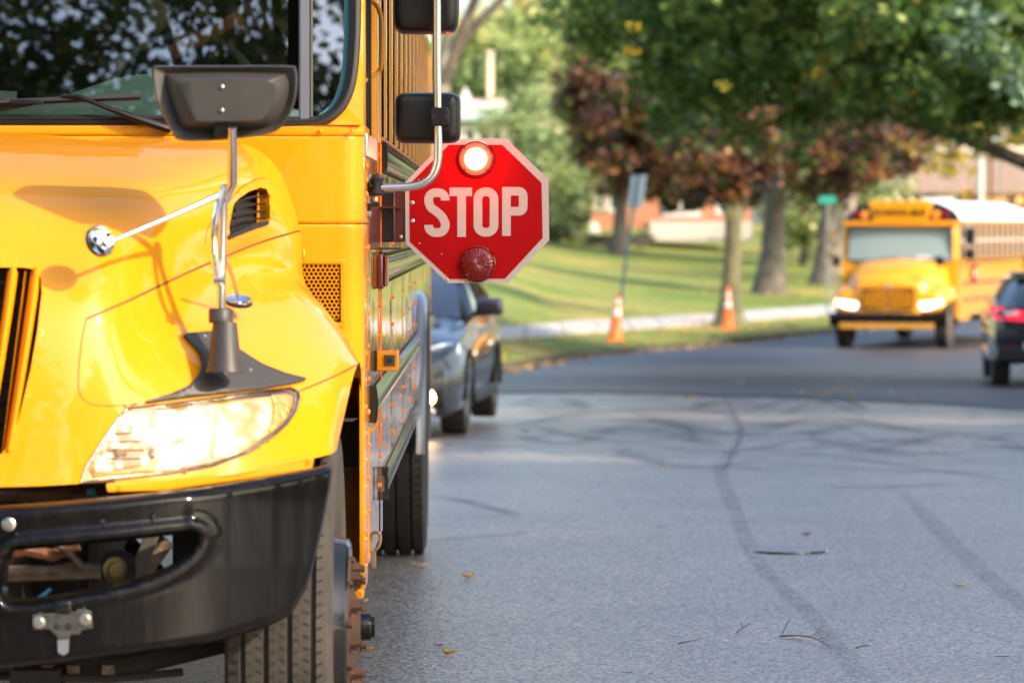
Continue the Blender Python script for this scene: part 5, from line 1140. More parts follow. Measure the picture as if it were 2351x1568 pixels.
shade(16.8, 32, 'unseen broad tree added for shade, fourth along the right', 8.6, 5.0, 4.2, 560)
shade(17.5, 41, 'unseen broad tree added for shade, fifth along the right', 8.2, 4.4, 3.8, 420)
leaves('low_spray', clumps_in([(15, 1.5, 10.6, 4.2, 3.2, 1.2)], 36, .7, .1), 34, .15, MIDG, [o for o in bpy.data.objects if 'nearest the viewer' in str(o.get('label', ''))][0], kind='stuff')  # sparse leaves added out of view to dapple the light on the near road
shade(20.5, 10.5, 'unseen broad tree added for shade, set back on the right', 10.5, 4.6, 4.2, 520)
shade(-8.6, 6, 'unseen tree added left of the near bus to cut sky reflection', 8.8, 4.4, 3.8, 360)  # this tree and the next are added to cut sky reflection on the hood
shade(-9.2, 15, 'unseen tree added left of the bus rear to cut sky reflection', 9.2, 4.6, 4.0, 360)
shade(16.5, -9, 'low spreading unseen tree added for shade on the right behind the viewer', 7.0, 4.8, 3.4, 380)  # this tree and the next are added to shade the road behind the camera
shade(17, -19, 'low spreading unseen tree added for shade far behind the viewer on the right', 7.0, 4.8, 3.6, 320)
# unseen leaf mass added behind the viewer to darken reflections in black parts
n_ = 620; cl = np.stack([rng.uniform(-46, 15, n_), rng.uniform(-36, -26, n_), rng.uniform(.5, 13, n_) ** 1.0, rng.uniform(.9, 1.7, n_)], 1)
tl = leaves('treeline', cl, 130, .13, [((.045, .08, .02), 5), ((.07, .11, .025), 4), ((.16, .15, .04), 1.5)], None, kind='stuff', label='dense green treeline added unseen behind the viewer to darken reflections')
shade(15.6, 8.0, 'unseen tree added for shade between the first and second on the right', 11.0, 4.2, 3.4, 420)  # added out of view to close a gap of sun on the road
# ============================================================ BUILDINGS AND STREET FURNITURE BEYOND THE LAWN
def noise_brick(name, a, b, mortar, scale=3.2):
    m = mat(name, a, .85); n, L, p = node(m); tc = n.new('ShaderNodeTexCoord'); bt = n.new('ShaderNodeTexBrick'); mp = n.new('ShaderNodeMapping'); mp.inputs['Rotation'].default_value = (R(90), 0, 0)
    L(tc.outputs['Object'], mp.inputs[0]); L(mp.outputs[0], bt.inputs['Vector']); bt.inputs['Color1'].default_value = (*a, 1); bt.inputs['Color2'].default_value = (*b, 1); bt.inputs['Mortar'].default_value = (*mortar, 1)
    bt.inputs['Scale'].default_value = scale; bt.inputs['Mortar Size'].default_value = .02; L(bt.outputs['Color'], p.inputs['Base Color']); return m
M['brick'] = noise_brick('orange_red_brick', (.50, .19, .09), (.42, .15, .075), (.42, .32, .25))
M['roof'] = mat('brown_shingle', (.29, .20, .14), .85, var=.15, vs=2)
M['roof_g'] = mat('weathered_green_shingle', (.38, .50, .40), .8, var=.12, vs=3)
M['siding'] = mat('cream_siding', (.62, .54, .42), .7, var=.04)
M['trim'] = mat('white_trim', (.75, .74, .70), .5)
M['winglass'] = mat('dark_window_glass', (.03, .05, .045), .06, spec=1, coat=1)
M['stone'] = mat('pale_foundation', (.55, .50, .46), .8)
M['chim'] = mat('cream_brick_chimney', (.78, .62, .46), .8, var=.08, vs=6)
def win(root, x0, x1, z0, z1, Y, fr=.12, bars=()):
    b = MB()
    for a in (((x0 - fr, z0 - fr), (x1 + fr, z0)), ((x0 - fr, z1), (x1 + fr, z1 + fr)), ((x0 - fr, z0), (x0, z1)), ((x1, z0), (x1 + fr, z1))): b.box2((a[0][0], Y - .08, a[0][1]), (a[1][0], Y + .02, a[1][1]))
    for q_ in bars: b.box2((q_ - .04, Y - .06, z0), (q_ + .04, Y, z1))
    f = b.build('window', M['trim'], root, smooth=False); MB().box2((x0, Y - .02, z0), (x1, Y, z1)).build('pane', M['winglass'], f); return f
Yh = 166
def hx_(px): return at(px, 500, Yh).x
def hz(py): return at(1400, py, Yh).z
gz = hz(536)
house = empty('brick_house', (hx_(1480), Yh, gz), 'single storey orange brick house with white window trim', 'house')
MB().box2((hx_(1345), Yh, gz + .2), (hx_(1724), Yh + 9, hz(400))).build('wall', M['brick'], house, smooth=False)
MB().box2((hx_(1238), Yh + .6, gz + .1), (hx_(1345), Yh + 9, hz(405))).build('side_wing', mat('dusky_brick', (.22, .10, .09), .85), house, smooth=False)
MB().box2((hx_(1490), Yh - 1.2, gz - .3), (hx_(1722), Yh - .02, hz(509))).build('terrace', M['stone'], house, smooth=False)
MB().prism([(hx_(1225), Yh - .9, hz(400)), (hx_(1740), Yh - .9, hz(400)), (hx_(1740), Yh + 5, hz(400) + 2.2), (hx_(1225), Yh + 5, hz(400) + 2.2)], (0, 0, .15)).build('roof', M['roof'], house, smooth=False)
MB().box2((hx_(1225), Yh - .95, hz(404)), (hx_(1740), Yh - .8, hz(396))).build('gutter', M['trim'], house, smooth=False)
win(house, hx_(1526), hx_(1598), hz(488), hz(410), Yh, .18, (hx_(1562),)); win(house, hx_(1402), hx_(1432), hz(480), hz(415), Yh, .14); win(house, hx_(1368), hx_(1384), hz(478), hz(425), Yh, .10); win(house, hx_(1650), hx_(1690), hz(485), hz(430), Yh, .14)
win(house, hx_(1262), hx_(1300), hz(490), hz(425), Yh + .6, .1)
MB().box2((hx_(1322), Yh - .3, gz), (hx_(1346), Yh, hz(428))).build('door', M['trim'], house, smooth=False)
MB().box2((hx_(1318), Yh - 1.6, gz), (hx_(1372), Yh - .3, hz(512))).box2((hx_(1318), Yh - 2.0, gz), (hx_(1372), Yh - 1.6, hz(524))).build('porch_steps', M['trim'], house, smooth=False)
# pale house with the green roof and cream chimney
Y2 = 205
def x2(px): return at(px, 300, Y2).x
def z2(py): return at(1100, py, Y2).z
g2 = lawn_z(x2(1100), Y2)
h2 = empty('pale_house', (x2(1100), Y2, g2), 'cream two storey house with green shingle eaves behind the side mirrors', 'house')
MB().box2((x2(960), Y2, g2), (x2(1182), Y2 + 8, z2(286))).build('wall', M['siding'], h2, smooth=False)
MB().prism([(x2(950), Y2 - .8, z2(278)), (x2(1196), Y2 - .8, z2(278)), (x2(1178), Y2 + 1.6, z2(250)), (x2(960), Y2 + 1.6, z2(250))], (0, 0, .14)).build('lower_roof', M['roof_g'], h2, smooth=False)
MB().prism([(x2(960), Y2 + 1.6, z2(250)), (x2(1178), Y2 + 1.6, z2(250)), (x2(1160), Y2 + 5, z2(226)), (x2(1040), Y2 + 5, z2(226))], (0, 0, .12)).build('roof', mat('pinkish_shingle', (.62, .48, .42), .8), h2, smooth=False)
MB().prism([(x2(1052), Y2 + 1.5, z2(238)), (x2(1086), Y2 + 1.5, z2(238)), (x2(1069), Y2 + 1.5, z2(196))], (0, 3, 0)).build('gable', M['trim'], h2, smooth=False)
MB().box2((x2(1119), Y2 + 4, z2(240)), (x2(1133), Y2 + 4.5, z2(112))).box2((x2(1117), Y2 + 3.9, z2(116)), (x2(1135), Y2 + 4.6, z2(110))).build('chimney', M['chim'], h2, smooth=False)
for a, b in ((1070, 1088), (1100, 1122), (1134, 1150), (1160, 1174)): win(h2, x2(a), x2(b), z2(325), z2(292), Y2, .14)
# shop with the long brown roof behind the oncoming bus
Y3 = 190
def x3(px): return at(px, 400, Y3).x
def z3(py): return at(2200, py, Y3).z
g3 = z3(560)
sh = empty('shop_building', (x3(2220), Y3, g3), 'low shop with broad brown roof and sunlit cream front behind the oncoming bus', 'building')
MB().box2((x3(2030), Y3, g3), (x3(2600), Y3 + 14, z3(442))).build('wall', mat('sunlit_cream_wall', (.62, .42, .24), .8, var=.05), sh, smooth=False)
MB().prism([(x3(2010), Y3 - 1.4, z3(446)), (x3(2640), Y3 - 1.4, z3(446)), (x3(2640), Y3 + 6, z3(352)), (x3(2060), Y3 + 6, z3(352))], (0, 0, .2)).build('roof', M['roof'], sh, smooth=False)
MB().box2((x3(2060), Y3 + 5.9, z3(352)), (x3(2640), Y3 + 12, z3(285))).build('upper_storey', M['chim'], sh, smooth=False)
for a, b in ((2078, 2100), (2120, 2146), (2190, 2220), (2262, 2290), (2315, 2340)): win(sh, x3(a), x3(b), z3(340), z3(302), Y3 + 5.9, .12)
MB().box2((x3(2045), Y3 - .1, z3(462)), (x3(2150), Y3, z3(442))).build('fascia', mat('dark_blue_fascia', (.03, .035, .08), .5), sh, smooth=False)
for a, b in ((2052, 2090), (2100, 2140), (2155, 2170), (2310, 2345)): win(sh, x3(a), x3(b), z3(540), z3(464), Y3, .1)
for a in (2178, 2250, 2290): MB().box2((x3(a), Y3 - .9, g3), (x3(a) + .3, Y3 - .6, z3(446))).build('post', M['trim'], sh, smooth=False)
MB().box2((x3(2250), Y3 - 1.6, z3(470)), (x3(2300), Y3 - .9, z3(455))).build('awning', mat('orange_awning', (.7, .35, .1), .7), sh, smooth=False)
# leaning sign post, seen from its back
M['galv'] = mat('galvanised_post', (.20, .24, .23), .45, .6); M['sign_back'] = mat('aluminium_sign_back', (.72, .74, .76), .5, var=.08, vs=8)
pb = on_lawn(1413, 782); sp = empty('sign_post', pb, 'leaning green post with an angled grey sign plate above the left traffic cone', 'sign post')
pt = at(1464, 404, pb.y); MB().tube([pb, pt], .034, 8).build('post', mat('dark_green_post', (.05, .11, .10), .5, .3), sp)
d_ = (pt - pb).normalized(); sd_ = Vector((.75, -.65, 0)).normalized()
c0 = at(1462, 440, pb.y - .03); hh, hw = .33, .19
MB().prism([c0 - d_ * hh - sd_ * hw, c0 - d_ * hh + sd_ * hw, c0 + d_ * hh + sd_ * hw, c0 + d_ * hh - sd_ * hw], Vector((.65, .75, 0)) * .006).build('plate', M['sign_back'], sp, smooth=False)
MB().tube([c0 - d_ * hh * 1.1 + Vector((-.02, -.02, 0)), c0 + d_ * hh + Vector((-.02, -.02, 0))], .014, 6).build('channel', mat('dark_green_channel', (.08, .14, .14), .5, .3), sp)
# traffic cones
M['cone_o'] = mat('fluorescent_orange_plastic', (.92, .17, .02), .45, var=.08, vs=5); M['cone_w'] = mat('white_cone_sleeve', (.75, .73, .72), .4)
def cone(base, h, lab, tilt=0):
    root = empty('traffic_cone', base, lab, 'traffic cone', 'traffic cones on the verge'); ax = Vector((math.sin(R(tilt)), 0, math.cos(R(tilt)))); b = Vector(base); rb, rt = .145, .035; f = lambda t: rb + (rt - rb) * t
    MB().lathe(b, ax, [(.03, rb * 1.15), (.05, rb)] + [(h * t, f(t)) for t in (.06, .3, .52)] + [(h * .521, f(.52) - .004), (h * .68, f(.68) - .004), (h * .681, f(.68)), (h * .76, f(.76)), (h * .761, f(.76) - .004), (h * .87, f(.87) - .004), (h * .871, f(.87)), (h, rt), (h, 0)], 24).build('body', M['cone_o'], root)
    for a, c in ((.52, .68), (.76, .87)): MB().lathe(b, ax, [(h * a, f(a) + .001), (h * c, f(c) + .001)], 24).build('sleeve', M['cone_w'], root)
    MB().box(b + Vector((0, 0, .02)), (.36, .36, .04)).build('foot', M['rubber'] if False else M['cone_o'], root, bevel=.01)
cone(on_lawn(1411, 783) + Vector((0, -.15, 0)), .97, 'orange and white traffic cone at the foot of the leaning sign post', 4)
cone(on_lawn(1671, 757), .98, 'orange and white traffic cone in front of the slim mossy trunk')
# green street name plates
for (px, py, Y, w_, lab) in ((1900, 459, 118, .42, 'green street name plate beside the brown forked tree'), (1772, 500 + 285, 0, 0, '')):
    if not w_: continue
    b = on_lawn(px, 735); Y = b.y; r_ = empty('street_sign', (at(px, 500, Y).x, Y, b.z), lab, 'street sign'); MB().tube([Vector((at(px, 500, Y).x, Y, b.z)), at(px, 455, Y)], .03, 8).build('post', M['galv'], r_)
    MB().box(at(px, 459, Y - .04), (w_, .02, .17)).build('plate', mat('street_sign_green', (.02, .32, .24), .4), r_, bevel=.005)
# signal poles at the junction
def pole(px, ptop, Y, r_, m, lab, name='signal_pole', cat='traffic pole', arm=None):
    p = at(px, ptop, Y); root = empty(name, (p.x, Y, g3 if Y > 150 else -1), lab, cat); MB().tube([(p.x, Y, -1.2), (p.x, Y, p.z)], [r_ * 1.15, r_], 12).build('pole', m, root)
    if arm: MB().tube([at(px, arm[1], Y), at(arm[0], arm[1] - 4, Y)], r_ * .7, 10).build('mast_arm', m, root)
    return root
r1 = pole(2251, 300, 150, .11, mat('pale_grey_pole', (.50, .56, .58), .4, .3), 'pale grey traffic signal pole with a long arm', arm=(2420, 322))
def signal(px, py, Y, parent, lit):
    c = at(px, py, Y); b = MB().box(c, (.34, .2, 1.0)).build('signal_head', M['black_plastic'] if lit else mat('yellow_signal_back', (.75, .40, .02), .5), parent, bevel=.03)
    for k, (nm, c_) in enumerate((('red_light', (1, .12, .03)), ('amber_light', (.2, .1, 0)), ('green_light', (0, .1, .03)))):
        MB().lathe(c + Vector((0, -.1, .3 - .3 * k)), (0, -1, 0), [(0, .12), (.02, .11), (.05, .02), (.05, 0)], 16).build(nm, M['sig_on'] if (k == 0 and lit) else M['dark'], b)
M['sig_on'] = emis('lit_red_signal', (1, .12, .03), 5, (.3, .03, .01))
signal(2340, 478, 150, r1, True); signal(2223, 462, 150.3, r1, False)
pole(2276, 315, 140, .07, mat('brown_wood_pole', (.16, .08, .05), .8), 'dark brown utility pole right of the grey signal pole', 'utility_pole', 'utility pole')
pole(2296, 330, 145, .035, M['galv'], 'thin grey post between the poles', 'street_post', 'post')
# ============================================================ OTHER VEHICLES
def car_paint(name, c, metal=.6): return mat(name, c, .3, metal, coat=1, coat_r=.03)
def wheel_set(root, spots, r_, wd, rimc):
    for (x, y) in spots:
        s = 1 if x > 0 else -1
        t = MB().lathe((x, y, r_), (1, 0, 0), [(-wd / 2 * .8, r_ * .6), (-wd / 2, r_ * .75), (-wd / 2 * .95, r_ * .96), (-wd / 2 * .8, r_), (wd / 2 * .8, r_), (wd / 2 * .95, r_ * .96), (wd / 2, r_ * .75), (wd / 2 * .8, r_ * .6)], 40).build('wheel', M['tyre_dark'], root)
        rm = MB().lathe((x + s * wd * .36, y, r_), (s, 0, 0), [(-.06, r_ * .62), (.0, r_ * .63), (.01, r_ * .58), (-.04, r_ * .5), (-.05, 0)], 28)
        for k in range(5):
            a = 2 * math.pi * k / 5; rm.box((x + s * wd * .36, y + r_ * .3 * math.cos(a), r_ + r_ * .3 * math.sin(a)), (.03, r_ * .62, .07), rot('X', math.degrees(a)))
        rm.build('rim', rimc, t)
def car_body(root, st, m, name='body'):
    """st: stations (y, half width, z bottom, z waist, z top) -> closed shell"""
    G = []
    for (y, hw, zb_, zw, zt, tw) in st:
        half = [(0, zb_), (hw * .86, zb_), (hw * .97, zb_ + .06), (hw, zb_ + (zw - zb_) * .45), (hw * .985, zw - .06), (hw * .95, zw), (hw * (.95 * (1 - tw) + .45 * tw), zw + (zt - zw) * .6), (hw * (.9 - .35 * tw) * .8, zt), (0, zt + .015)]
        G.append([(x, y, z) for x, z in half] + [(-x, y, z) for x, z in half[::-1][1:]])
    b = MB().grid(G); b.poly(G[0]); b.poly(G[-1]); return b.build(name, m, root, ang=38)
# ---- grey sedan waiting behind the near bus; its own frame: x across, y from nose to tail
sed = empty('sedan', (0, 0, 0), 'grey sedan behind the near bus with one fog lamp lit', 'car')
MS = car_paint('gunmetal_paint', (.06, .066, .072)); 
S_ = [(0.0, .62, .26, .50, .56, 0), (.06, .80, .20, .60, .66, 0), (.25, .90, .17, .68, .76, 0), (.6, .925, .17, .76, .84, 0), (1.1, .925, .17, .84, .92, 0), (1.5, .925, .17, .90, .97, 0), (2.4, .925, .17, .94, .97, 0), (3.6, .925, .17, .96, .99, 0), (4.2, .91, .20, .97, 1.02, 0), (4.65, .86, .25, .95, 1.0, 0), (4.85, .74, .35, .80, .90, 0)]
car_body(sed, S_, MS)
gl = [(1.42, .80, .96, .97), (2.15, .70, .95, 1.40), (2.9, .66, .96, 1.45), (3.7, .66, .97, 1.38), (4.45, .72, .98, 1.0)]
MB().grid([[(-.86 if i else -.84, y, zb_), (-hw, y, zt - .02), (-hw * .7, y, zt), (hw * .7, y, zt), (hw, y, zt - .02), (.86, y, zb_)] for i, (y, hw, zb_, zt) in enumerate(gl)]).build('windows', mat('car_glass', (.03, .035, .045), .05, coat=1, spec=1), sed)
MB().grid([[(-hw * .85, y, zt + .012), (0, y, zt + .03), (hw * .85, y, zt + .012)] for (y, hw, zb_, zt) in gl[1:4]]).build('roof', MS, sed)
for s in (-1, 1):
    MB().tube([(s * .87, 1.45, .95), (s * .71, 2.12, 1.40)], .035, 8).build('windscreen_pillar', MS, sed)
    MB().tube([(s * .86, 2.9, .95), (s * .68, 2.85, 1.42)], .03, 8).build('door_pillar', M['black_plastic'], sed)
    h_ = MB().box((s * 1.02, 1.72, 1.04), (.24, .14, .15)).build('wing_mirror', mat('plum_mirror_shell', (.035, .02, .035), .3, coat=1), sed, bevel=.045, seg=4); MB().box((s * .90, 1.74, .98), (.12, .05, .04)).build('mirror_stalk', M['black_plastic'], h_)
    hl_ = MB().prism([(s * .48, .03, .56), (s * .80, .12, .57), (s * .885, .40, .66), (s * .875, .52, .77), (s * .74, .27, .76), (s * .50, .05, .69)], (0, -.03, .005)).build('headlight', mat('bright_car_headlamp', (.75, .78, .82), .12, .3, coat=1, emit=(.85, .93, 1), es=.35), sed, bevel=.01)
    MB().box((s * .865, .50, .70), (.03, .12, .07)).build('side_reflector', M['amber'], hl_, bevel=.01)
    MB().box((s * .66, -.012 + .10, .33), (.26, .12, .16)).build('fog_lamp_recess', M['black_plastic'], sed, bevel=.02)
    MB().box((s * .922, 2.3, .86), (.02, .18, .03)).box((s * .922, 3.25, .87), (.02, .16, .03)).build('door_handles', M['chrome'], sed, bevel=.008)
    MB().box((s * .915, 2.45, .28), (.05, 2.1, .10)).build('rocker', M['black_plastic'], sed, bevel=.02)
    MB().grid([[(s * .932, 1.28 if False else y + .0, z) for y in (1.52, 1.535)] for z in (.3, .92)]).build('door_seam', M['dark'], sed)
    for yy in (.93, 3.75):
        MB().grid([[(s * q_, yy + r_ * math.cos(a), .33 + r_ * math.sin(a)) for a in np.linspace(-.1, math.pi + .1, 22)] for q_, r_ in ((.931, .385), (.936, .36), (.931, .345), (.70, .345))]).build('wheel_arch', M['dark'], sed)
MB().box((0, -.0, .22), (1.45, .12, .07)).build('bumper_chin', M['alu'], sed, bevel=.02)
MB().box((0, -.0, .5), (.9, .1, .2)).build('grille', M['black_plastic'], sed, bevel=.03); MB().box((0, -.055, .60), (.94, .03, .03)).build('grille_trim', M['chrome'], sed, bevel=.01)
MB().box((0, -.06, .42), (.31, .02, .15)).build('number_plate', M['white'], sed, bevel=.004)
MB().lathe((.66, .02, .34), (0, -1, 0), [(0, .06), (.02, .055), (.03, 0)], 20).build('fog_lamp', emis('lit_fog_lamp', (1, .62, .25), 12), sed)
wheel_set(sed, [(.80, .93), (-.80, .93), (.80, 3.75), (-.80, 3.75)], .335, .22, M['alu'])
fw = on_road(1050, 1000); sed.rotation_euler = (0, 0, R(-4.6)); q_ = Matrix.Rotation(R(-4.6), 3, 'Z') @ Vector((.80, .93, 0))
sed.location = Vector((fw.x - .02, fw.y + .3, fw.z)) - q_
# ---- dark SUV leaving at the right edge; frame: y from tail forward
suv = empty('suv', (0, 0, 0), 'black SUV cut off by the right edge, brake light glowing red', 'car')
MU = car_paint('midnight_blue_paint', (.005, .007, .014), .2)
car_body(suv, [(0, .80, .45, .98, 1.02, 0), (.08, .90, .32, 1.0, 1.06, 0), (.5, .94, .28, 1.02, 1.10, 0), (1.5, .95, .25, 1.03, 1.10, 0), (3.2, .95, .25, 1.0, 1.08, 0), (4.0, .93, .28, .95, 1.05, 0), (4.55, .82, .35, .8, .9, 0)], MU)
MB().grid([[(-.88, y, zb_), (-hw, y, zt - .05), (-hw * .75, y, zt), (hw * .75, y, zt), (hw, y, zt - .05), (.88, y, zb_)] for (y, hw, zb_, zt) in [(.05, .80, 1.02, 1.05), (.55, .72, 1.04, 1.34), (1.0, .71, 1.05, 1.41), (2.2, .72, 1.05, 1.41), (2.7, .72, 1.03, 1.34), (3.3, .8, 1.0, 1.04)]]).build('windows', mat('tinted_car_glass', (.006, .008, .008), .05, coat=1), suv)
MB().grid([[(-.62, y, z), (0, y, z + .02), (.62, y, z)] for y, z in ((.56, 1.37), (1.0, 1.44), (2.2, 1.44), (2.6, 1.38))]).build('roof', MU, suv)
M['tail'] = emis('lit_tail_lamp', (1, .02, .05), .5, (.45, .0, .02)); M['tailw'] = mat('clear_tail_lens', (.8, .75, .78), .15, coat=1)
for s in (-1, 1):
    tl = MB().prism([(s * .52, -.03, .84), (s * .90, .06, .86), (s * .955, .30, .93), (s * .955, .34, 1.04), (s * .90, .04, 1.02), (s * .52, -.03, .96)], (0, -.03, 0)).build('tail_light', M['tail'], suv, bevel=.012)
    MB().box((s * .70, -.075, .94), (.18, .02, .05)).build('reverse_lens', M['tailw'], tl, bevel=.008); MB().box((s * .90, -.0, .97), (.03, .03, .06)).build('reverse_lens', M['tailw'], tl, bevel=.008)
    MB().box((s * .74, -.03, .52), (.18, .03, .04)).build('reflector', M['redlens'], suv, bevel=.006)
    MB().box((s * .953, 1.9, .42), (.03, 2.6, .05)).build('door_moulding', M['chrome'], suv, bevel=.01)
MB().box((0, .0, .42), (1.78, .22, .22)).build('bumper', M['black_plastic'], suv, bevel=.05); MB().box((0, -.10, .53), (1.1, .03, .10)).build('bumper_strip', M['alu'], suv, bevel=.01)
MB().box((0, -.12, .27), (1.2, .08, .07)).build('skid_plate', M['alu'], suv, bevel=.02); MB().box((0, -.055, .78), (.31, .02, .16)).build('number_plate', M['white'], suv, bevel=.004)
MB().box((0, .02, 1.05), (.5, .08, .04)).build('rear_wiper', M['rubber'], suv)
wheel_set(suv, [(.80, .85), (-.80, .85), (.80, 3.5), (-.80, 3.5)], .36, .24, M['alu'])
q_ = on_road(2290, 886); suv.location = (q_.x + .78, q_.y - .75, q_.z); suv.rotation_euler = (0, 0, R(-5))
# ---- the oncoming school bus; frame: x across, y from nose to tail
fb = empty('school_bus', (0, 0, 0), 'oncoming yellow school bus with white roof and both headlights on', 'school bus', 'school buses')
FY = M['far_yellow']; 
# nose: lofted hood
G = []
for y, hw, zt, zs, fz in ((.02, .62, 1.30, 1.22, .95), (.10, .74, 1.42, 1.30, .93), (.35, .82, 1.56, 1.42, .93), (.8, .90, 1.68, 1.5, .93), (1.35, 1.0, 1.80, 1.6, .93)):
    G.append([(hw * x_, y + (.05 * abs(x_) if y < .2 else 0), z) for x_, z in ((-1.12, fz), (-1.05, (zs + fz) / 2), (-1, zs), (-.8, zt - .03), (-.3, zt + .02), (0, zt + .03), (.3, zt + .02), (.8, zt - .03), (1, zs), (1.05, (zs + fz) / 2), (1.12, fz))])
hd = MB().grid(G); hd.grid([G[0], [(x * .96, .0, .72 + (z - .95) * .05) for x, y, z in G[0]]]); hd.poly([(x * .96, .0, z) for x, y, z in G[0]]); fh = hd.build('hood', FY, fb, ang=50)
for s in (-1, 1):
    G = []
    for y, x0, x1, zt in ((.06, .60, 1.02, 1.08), (.16, .62, 1.12, 1.18), (.4, .70, 1.20, 1.27), (.8, .80, 1.23, 1.30), (1.15, .88, 1.23, 1.22), (1.42, .95, 1.22, 1.10)):
        G.append([(s * x0, y, zt + .10), (s * (x0 + .1), y, zt + .03), (s * (x0 + x1) / 2, y, zt + .02), (s * (x1 - .06), y, zt - .02), (s * x1, y, zt - .12), (s * x1, y + (.03 if y < .2 else 0), max(.76 if y < .3 else .96, zt - .3))])
    fd = MB().grid(G); fd.grid([G[0], [(s * .58, .08, .76), (s * .7, .08, .76), (s * .8, .09, .76), (s * .9, .10, .76), (s * 1.0, .12, .76), (s * 1.02, .14, .76)]]); fd.build('fender', FY, fb, ang=50)
    hl_ = MB().grid([[(s * x, .05 + .12 * max(0, x - .7) - .02, z) for x, z in r_] for r_ in ([(.60, .80), (.78, .81), (.95, .85), (1.08, .93)], [(.64, .95), (.78, .97), (.95, .99), (1.08, 1.0)])]).build('headlight', emis('lit_bus_headlamp', (1, .93, .80), 1.5), fb)
    MB().box((s * 1.06, .11, .95), (.10, .04, .10)).build('turn_signal', emis('amber_running_lamp', (1, .5, .08), 4), hl_, bevel=.01)
    for k in range(9):
        x = s * (.07 + .052 * k); zt_, zb_ = 1.24 - .012 * k, .80 + .006 * k
        MB().box((x, .0 - .03, (zt_ + zb_) / 2), (.022, .05, zt_ - zb_)).build('grille_slat', FY, fb, smooth=False)
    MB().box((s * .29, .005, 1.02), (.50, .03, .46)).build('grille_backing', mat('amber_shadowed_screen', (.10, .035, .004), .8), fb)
    MB().tube([(s * 1.0, .3, 1.12), (s * 1.02, .05, 1.45), (s * 1.05, .0, 1.75)], .014, 8).build('mirror_mast', M['steel'], fb)
    MB().box((s * 1.06, .0, 1.80), (.16, .10, .20)).build('crossview_mirror', M['black_plastic'], fb, bevel=.04)
    MB().tube([(s * 1.2, 1.75, 2.55), (s * 1.42, 1.5, 2.55), (s * 1.45, 1.48, 2.1), (s * 1.42, 1.5, 1.68), (s * 1.2, 1.7, 1.66)], .014, 8).build('mirror_tube', M['steel'], fb)
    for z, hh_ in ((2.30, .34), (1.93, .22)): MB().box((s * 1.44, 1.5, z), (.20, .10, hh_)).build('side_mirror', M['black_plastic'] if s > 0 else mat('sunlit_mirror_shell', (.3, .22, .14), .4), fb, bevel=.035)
MB().box((0, -.02, .76 + .52), (.14, .04, .05)).build('nose_emblem', M['chrome'], fb, bevel=.01)
# bumper, lower yellow bar
G = []
for x in np.linspace(-1.22, 1.22, 25):
    y = -.12 + .30 * max(0, abs(x) - .7) ** 1.6; G.append([(x, y + .10, .74), (x, y + .01, .73), (x, y, .68), (x, y, .52 + .03 * (abs(x) > 1)), (x, y + .03, .42 + .05 * (abs(x) > 1.1)), (x, y + .12, .41 + .05 * (abs(x) > 1.1))])
MB().grid(G).build('bumper', M['black_gloss'], fb); MB().box((0, -.15, .475), (1.95, .03, .11)).build('crossing_bar', mat('faded_yellow_bar', (.62, .30, .05), .5), fb, bevel=.01)
# body shell
BW = 1.22; FS = 1.40; RL = 12.3
fr_ = MB()
fr_.grid([[(x, FS, z) for x in np.linspace(-BW, BW, 9)] for z in (.62, 1.78)]); MB_ = fr_.build('cowl', FY, fb)
def roofz(x): return 2.62 + .44 * max(0, 1 - (abs(x) / BW) ** 2.6) ** .6
cap = MB(); xs_ = np.linspace(-BW, BW, 25)
cap.grid([[(x, FS + .02, 2.52) for x in xs_], [(x, FS + .0, 2.60) for x in xs_], [(x * .98, FS + .06, min(roofz(x), 2.64 + .3 * (1 - abs(x) / BW))) for x in xs_], [(x, FS + .35, roofz(x)) for x in xs_]]).build('front_cap', M['black_gloss'], fb, ang=60)
MB().box((0, FS - .01, 2.56), (2.40, .06, .10)).build('visor', FY, fb, bevel=.02)
MB().grid([[(x * (1 if z < 2.9 else .99), y, z + .0) for x, z in [(q, roofz(q)) for q in xs_]] for y in (FS + .34, 4, 8, RL)]).build('roof', mat('white_roof_paint', (.82, .82, .80), .4), fb, ang=60, fix=False)
MB().box((0, 6, 3.09), (.6, .6, .07)).build('roof_hatch', M['white'], fb, bevel=.02)
hb_ = MB().prism([(-.56, FS - .06, 2.60), (.56, FS - .06, 2.60), (.66, FS - .02, 3.00), (.62, FS + .0, 3.04), (-.62, FS + .0, 3.04), (-.66, FS - .02, 3.00)], (0, .25, 0)).build('destination_board', FY, fb, bevel=.02, label='yellow destination board reading SCHOOL BUS')
fc_ = bpy.data.curves.new('lettering', 'FONT'); fc_.body = 'SCHOOL BUS'; fc_.size = .23; fc_.align_x = 'CENTER'; fc_.align_y = 'CENTER'; fc_.extrude = .003; fc_.offset = .004
fc_.materials.append(M['black_plastic'])
tmp = bpy.data.objects.new('lettering', fc_); col.objects.link(tmp); tme = bpy.data.meshes.new_from_object(tmp); bpy.data.objects.remove(tmp)
tme.transform(Matrix.Translation((0, FS - .068, 2.79)) @ Matrix.Rotation(R(90), 4, 'X') @ Matrix.Diagonal((.80, 1, 1, 1))); link('lettering', tme, hb_)
for x in (-.25, 0, .25): MB().box((x, FS - .02, 3.05), (.10, .05, .04)).build('marker_lamp', emis('amber_marker', (1, .6, .1), .35), fb, bevel=.01)
for s in (-1, 1):
    for x, m_ in ((.92, M['redlens']), (.74, M['amber'])): MB().lathe((s * x, FS + .02, 2.74), (0, -1, .1), [(-.05, .10), (.0, .098), (.03, .08), (.035, 0)], 20).build('warning_lamp', m_, fb)
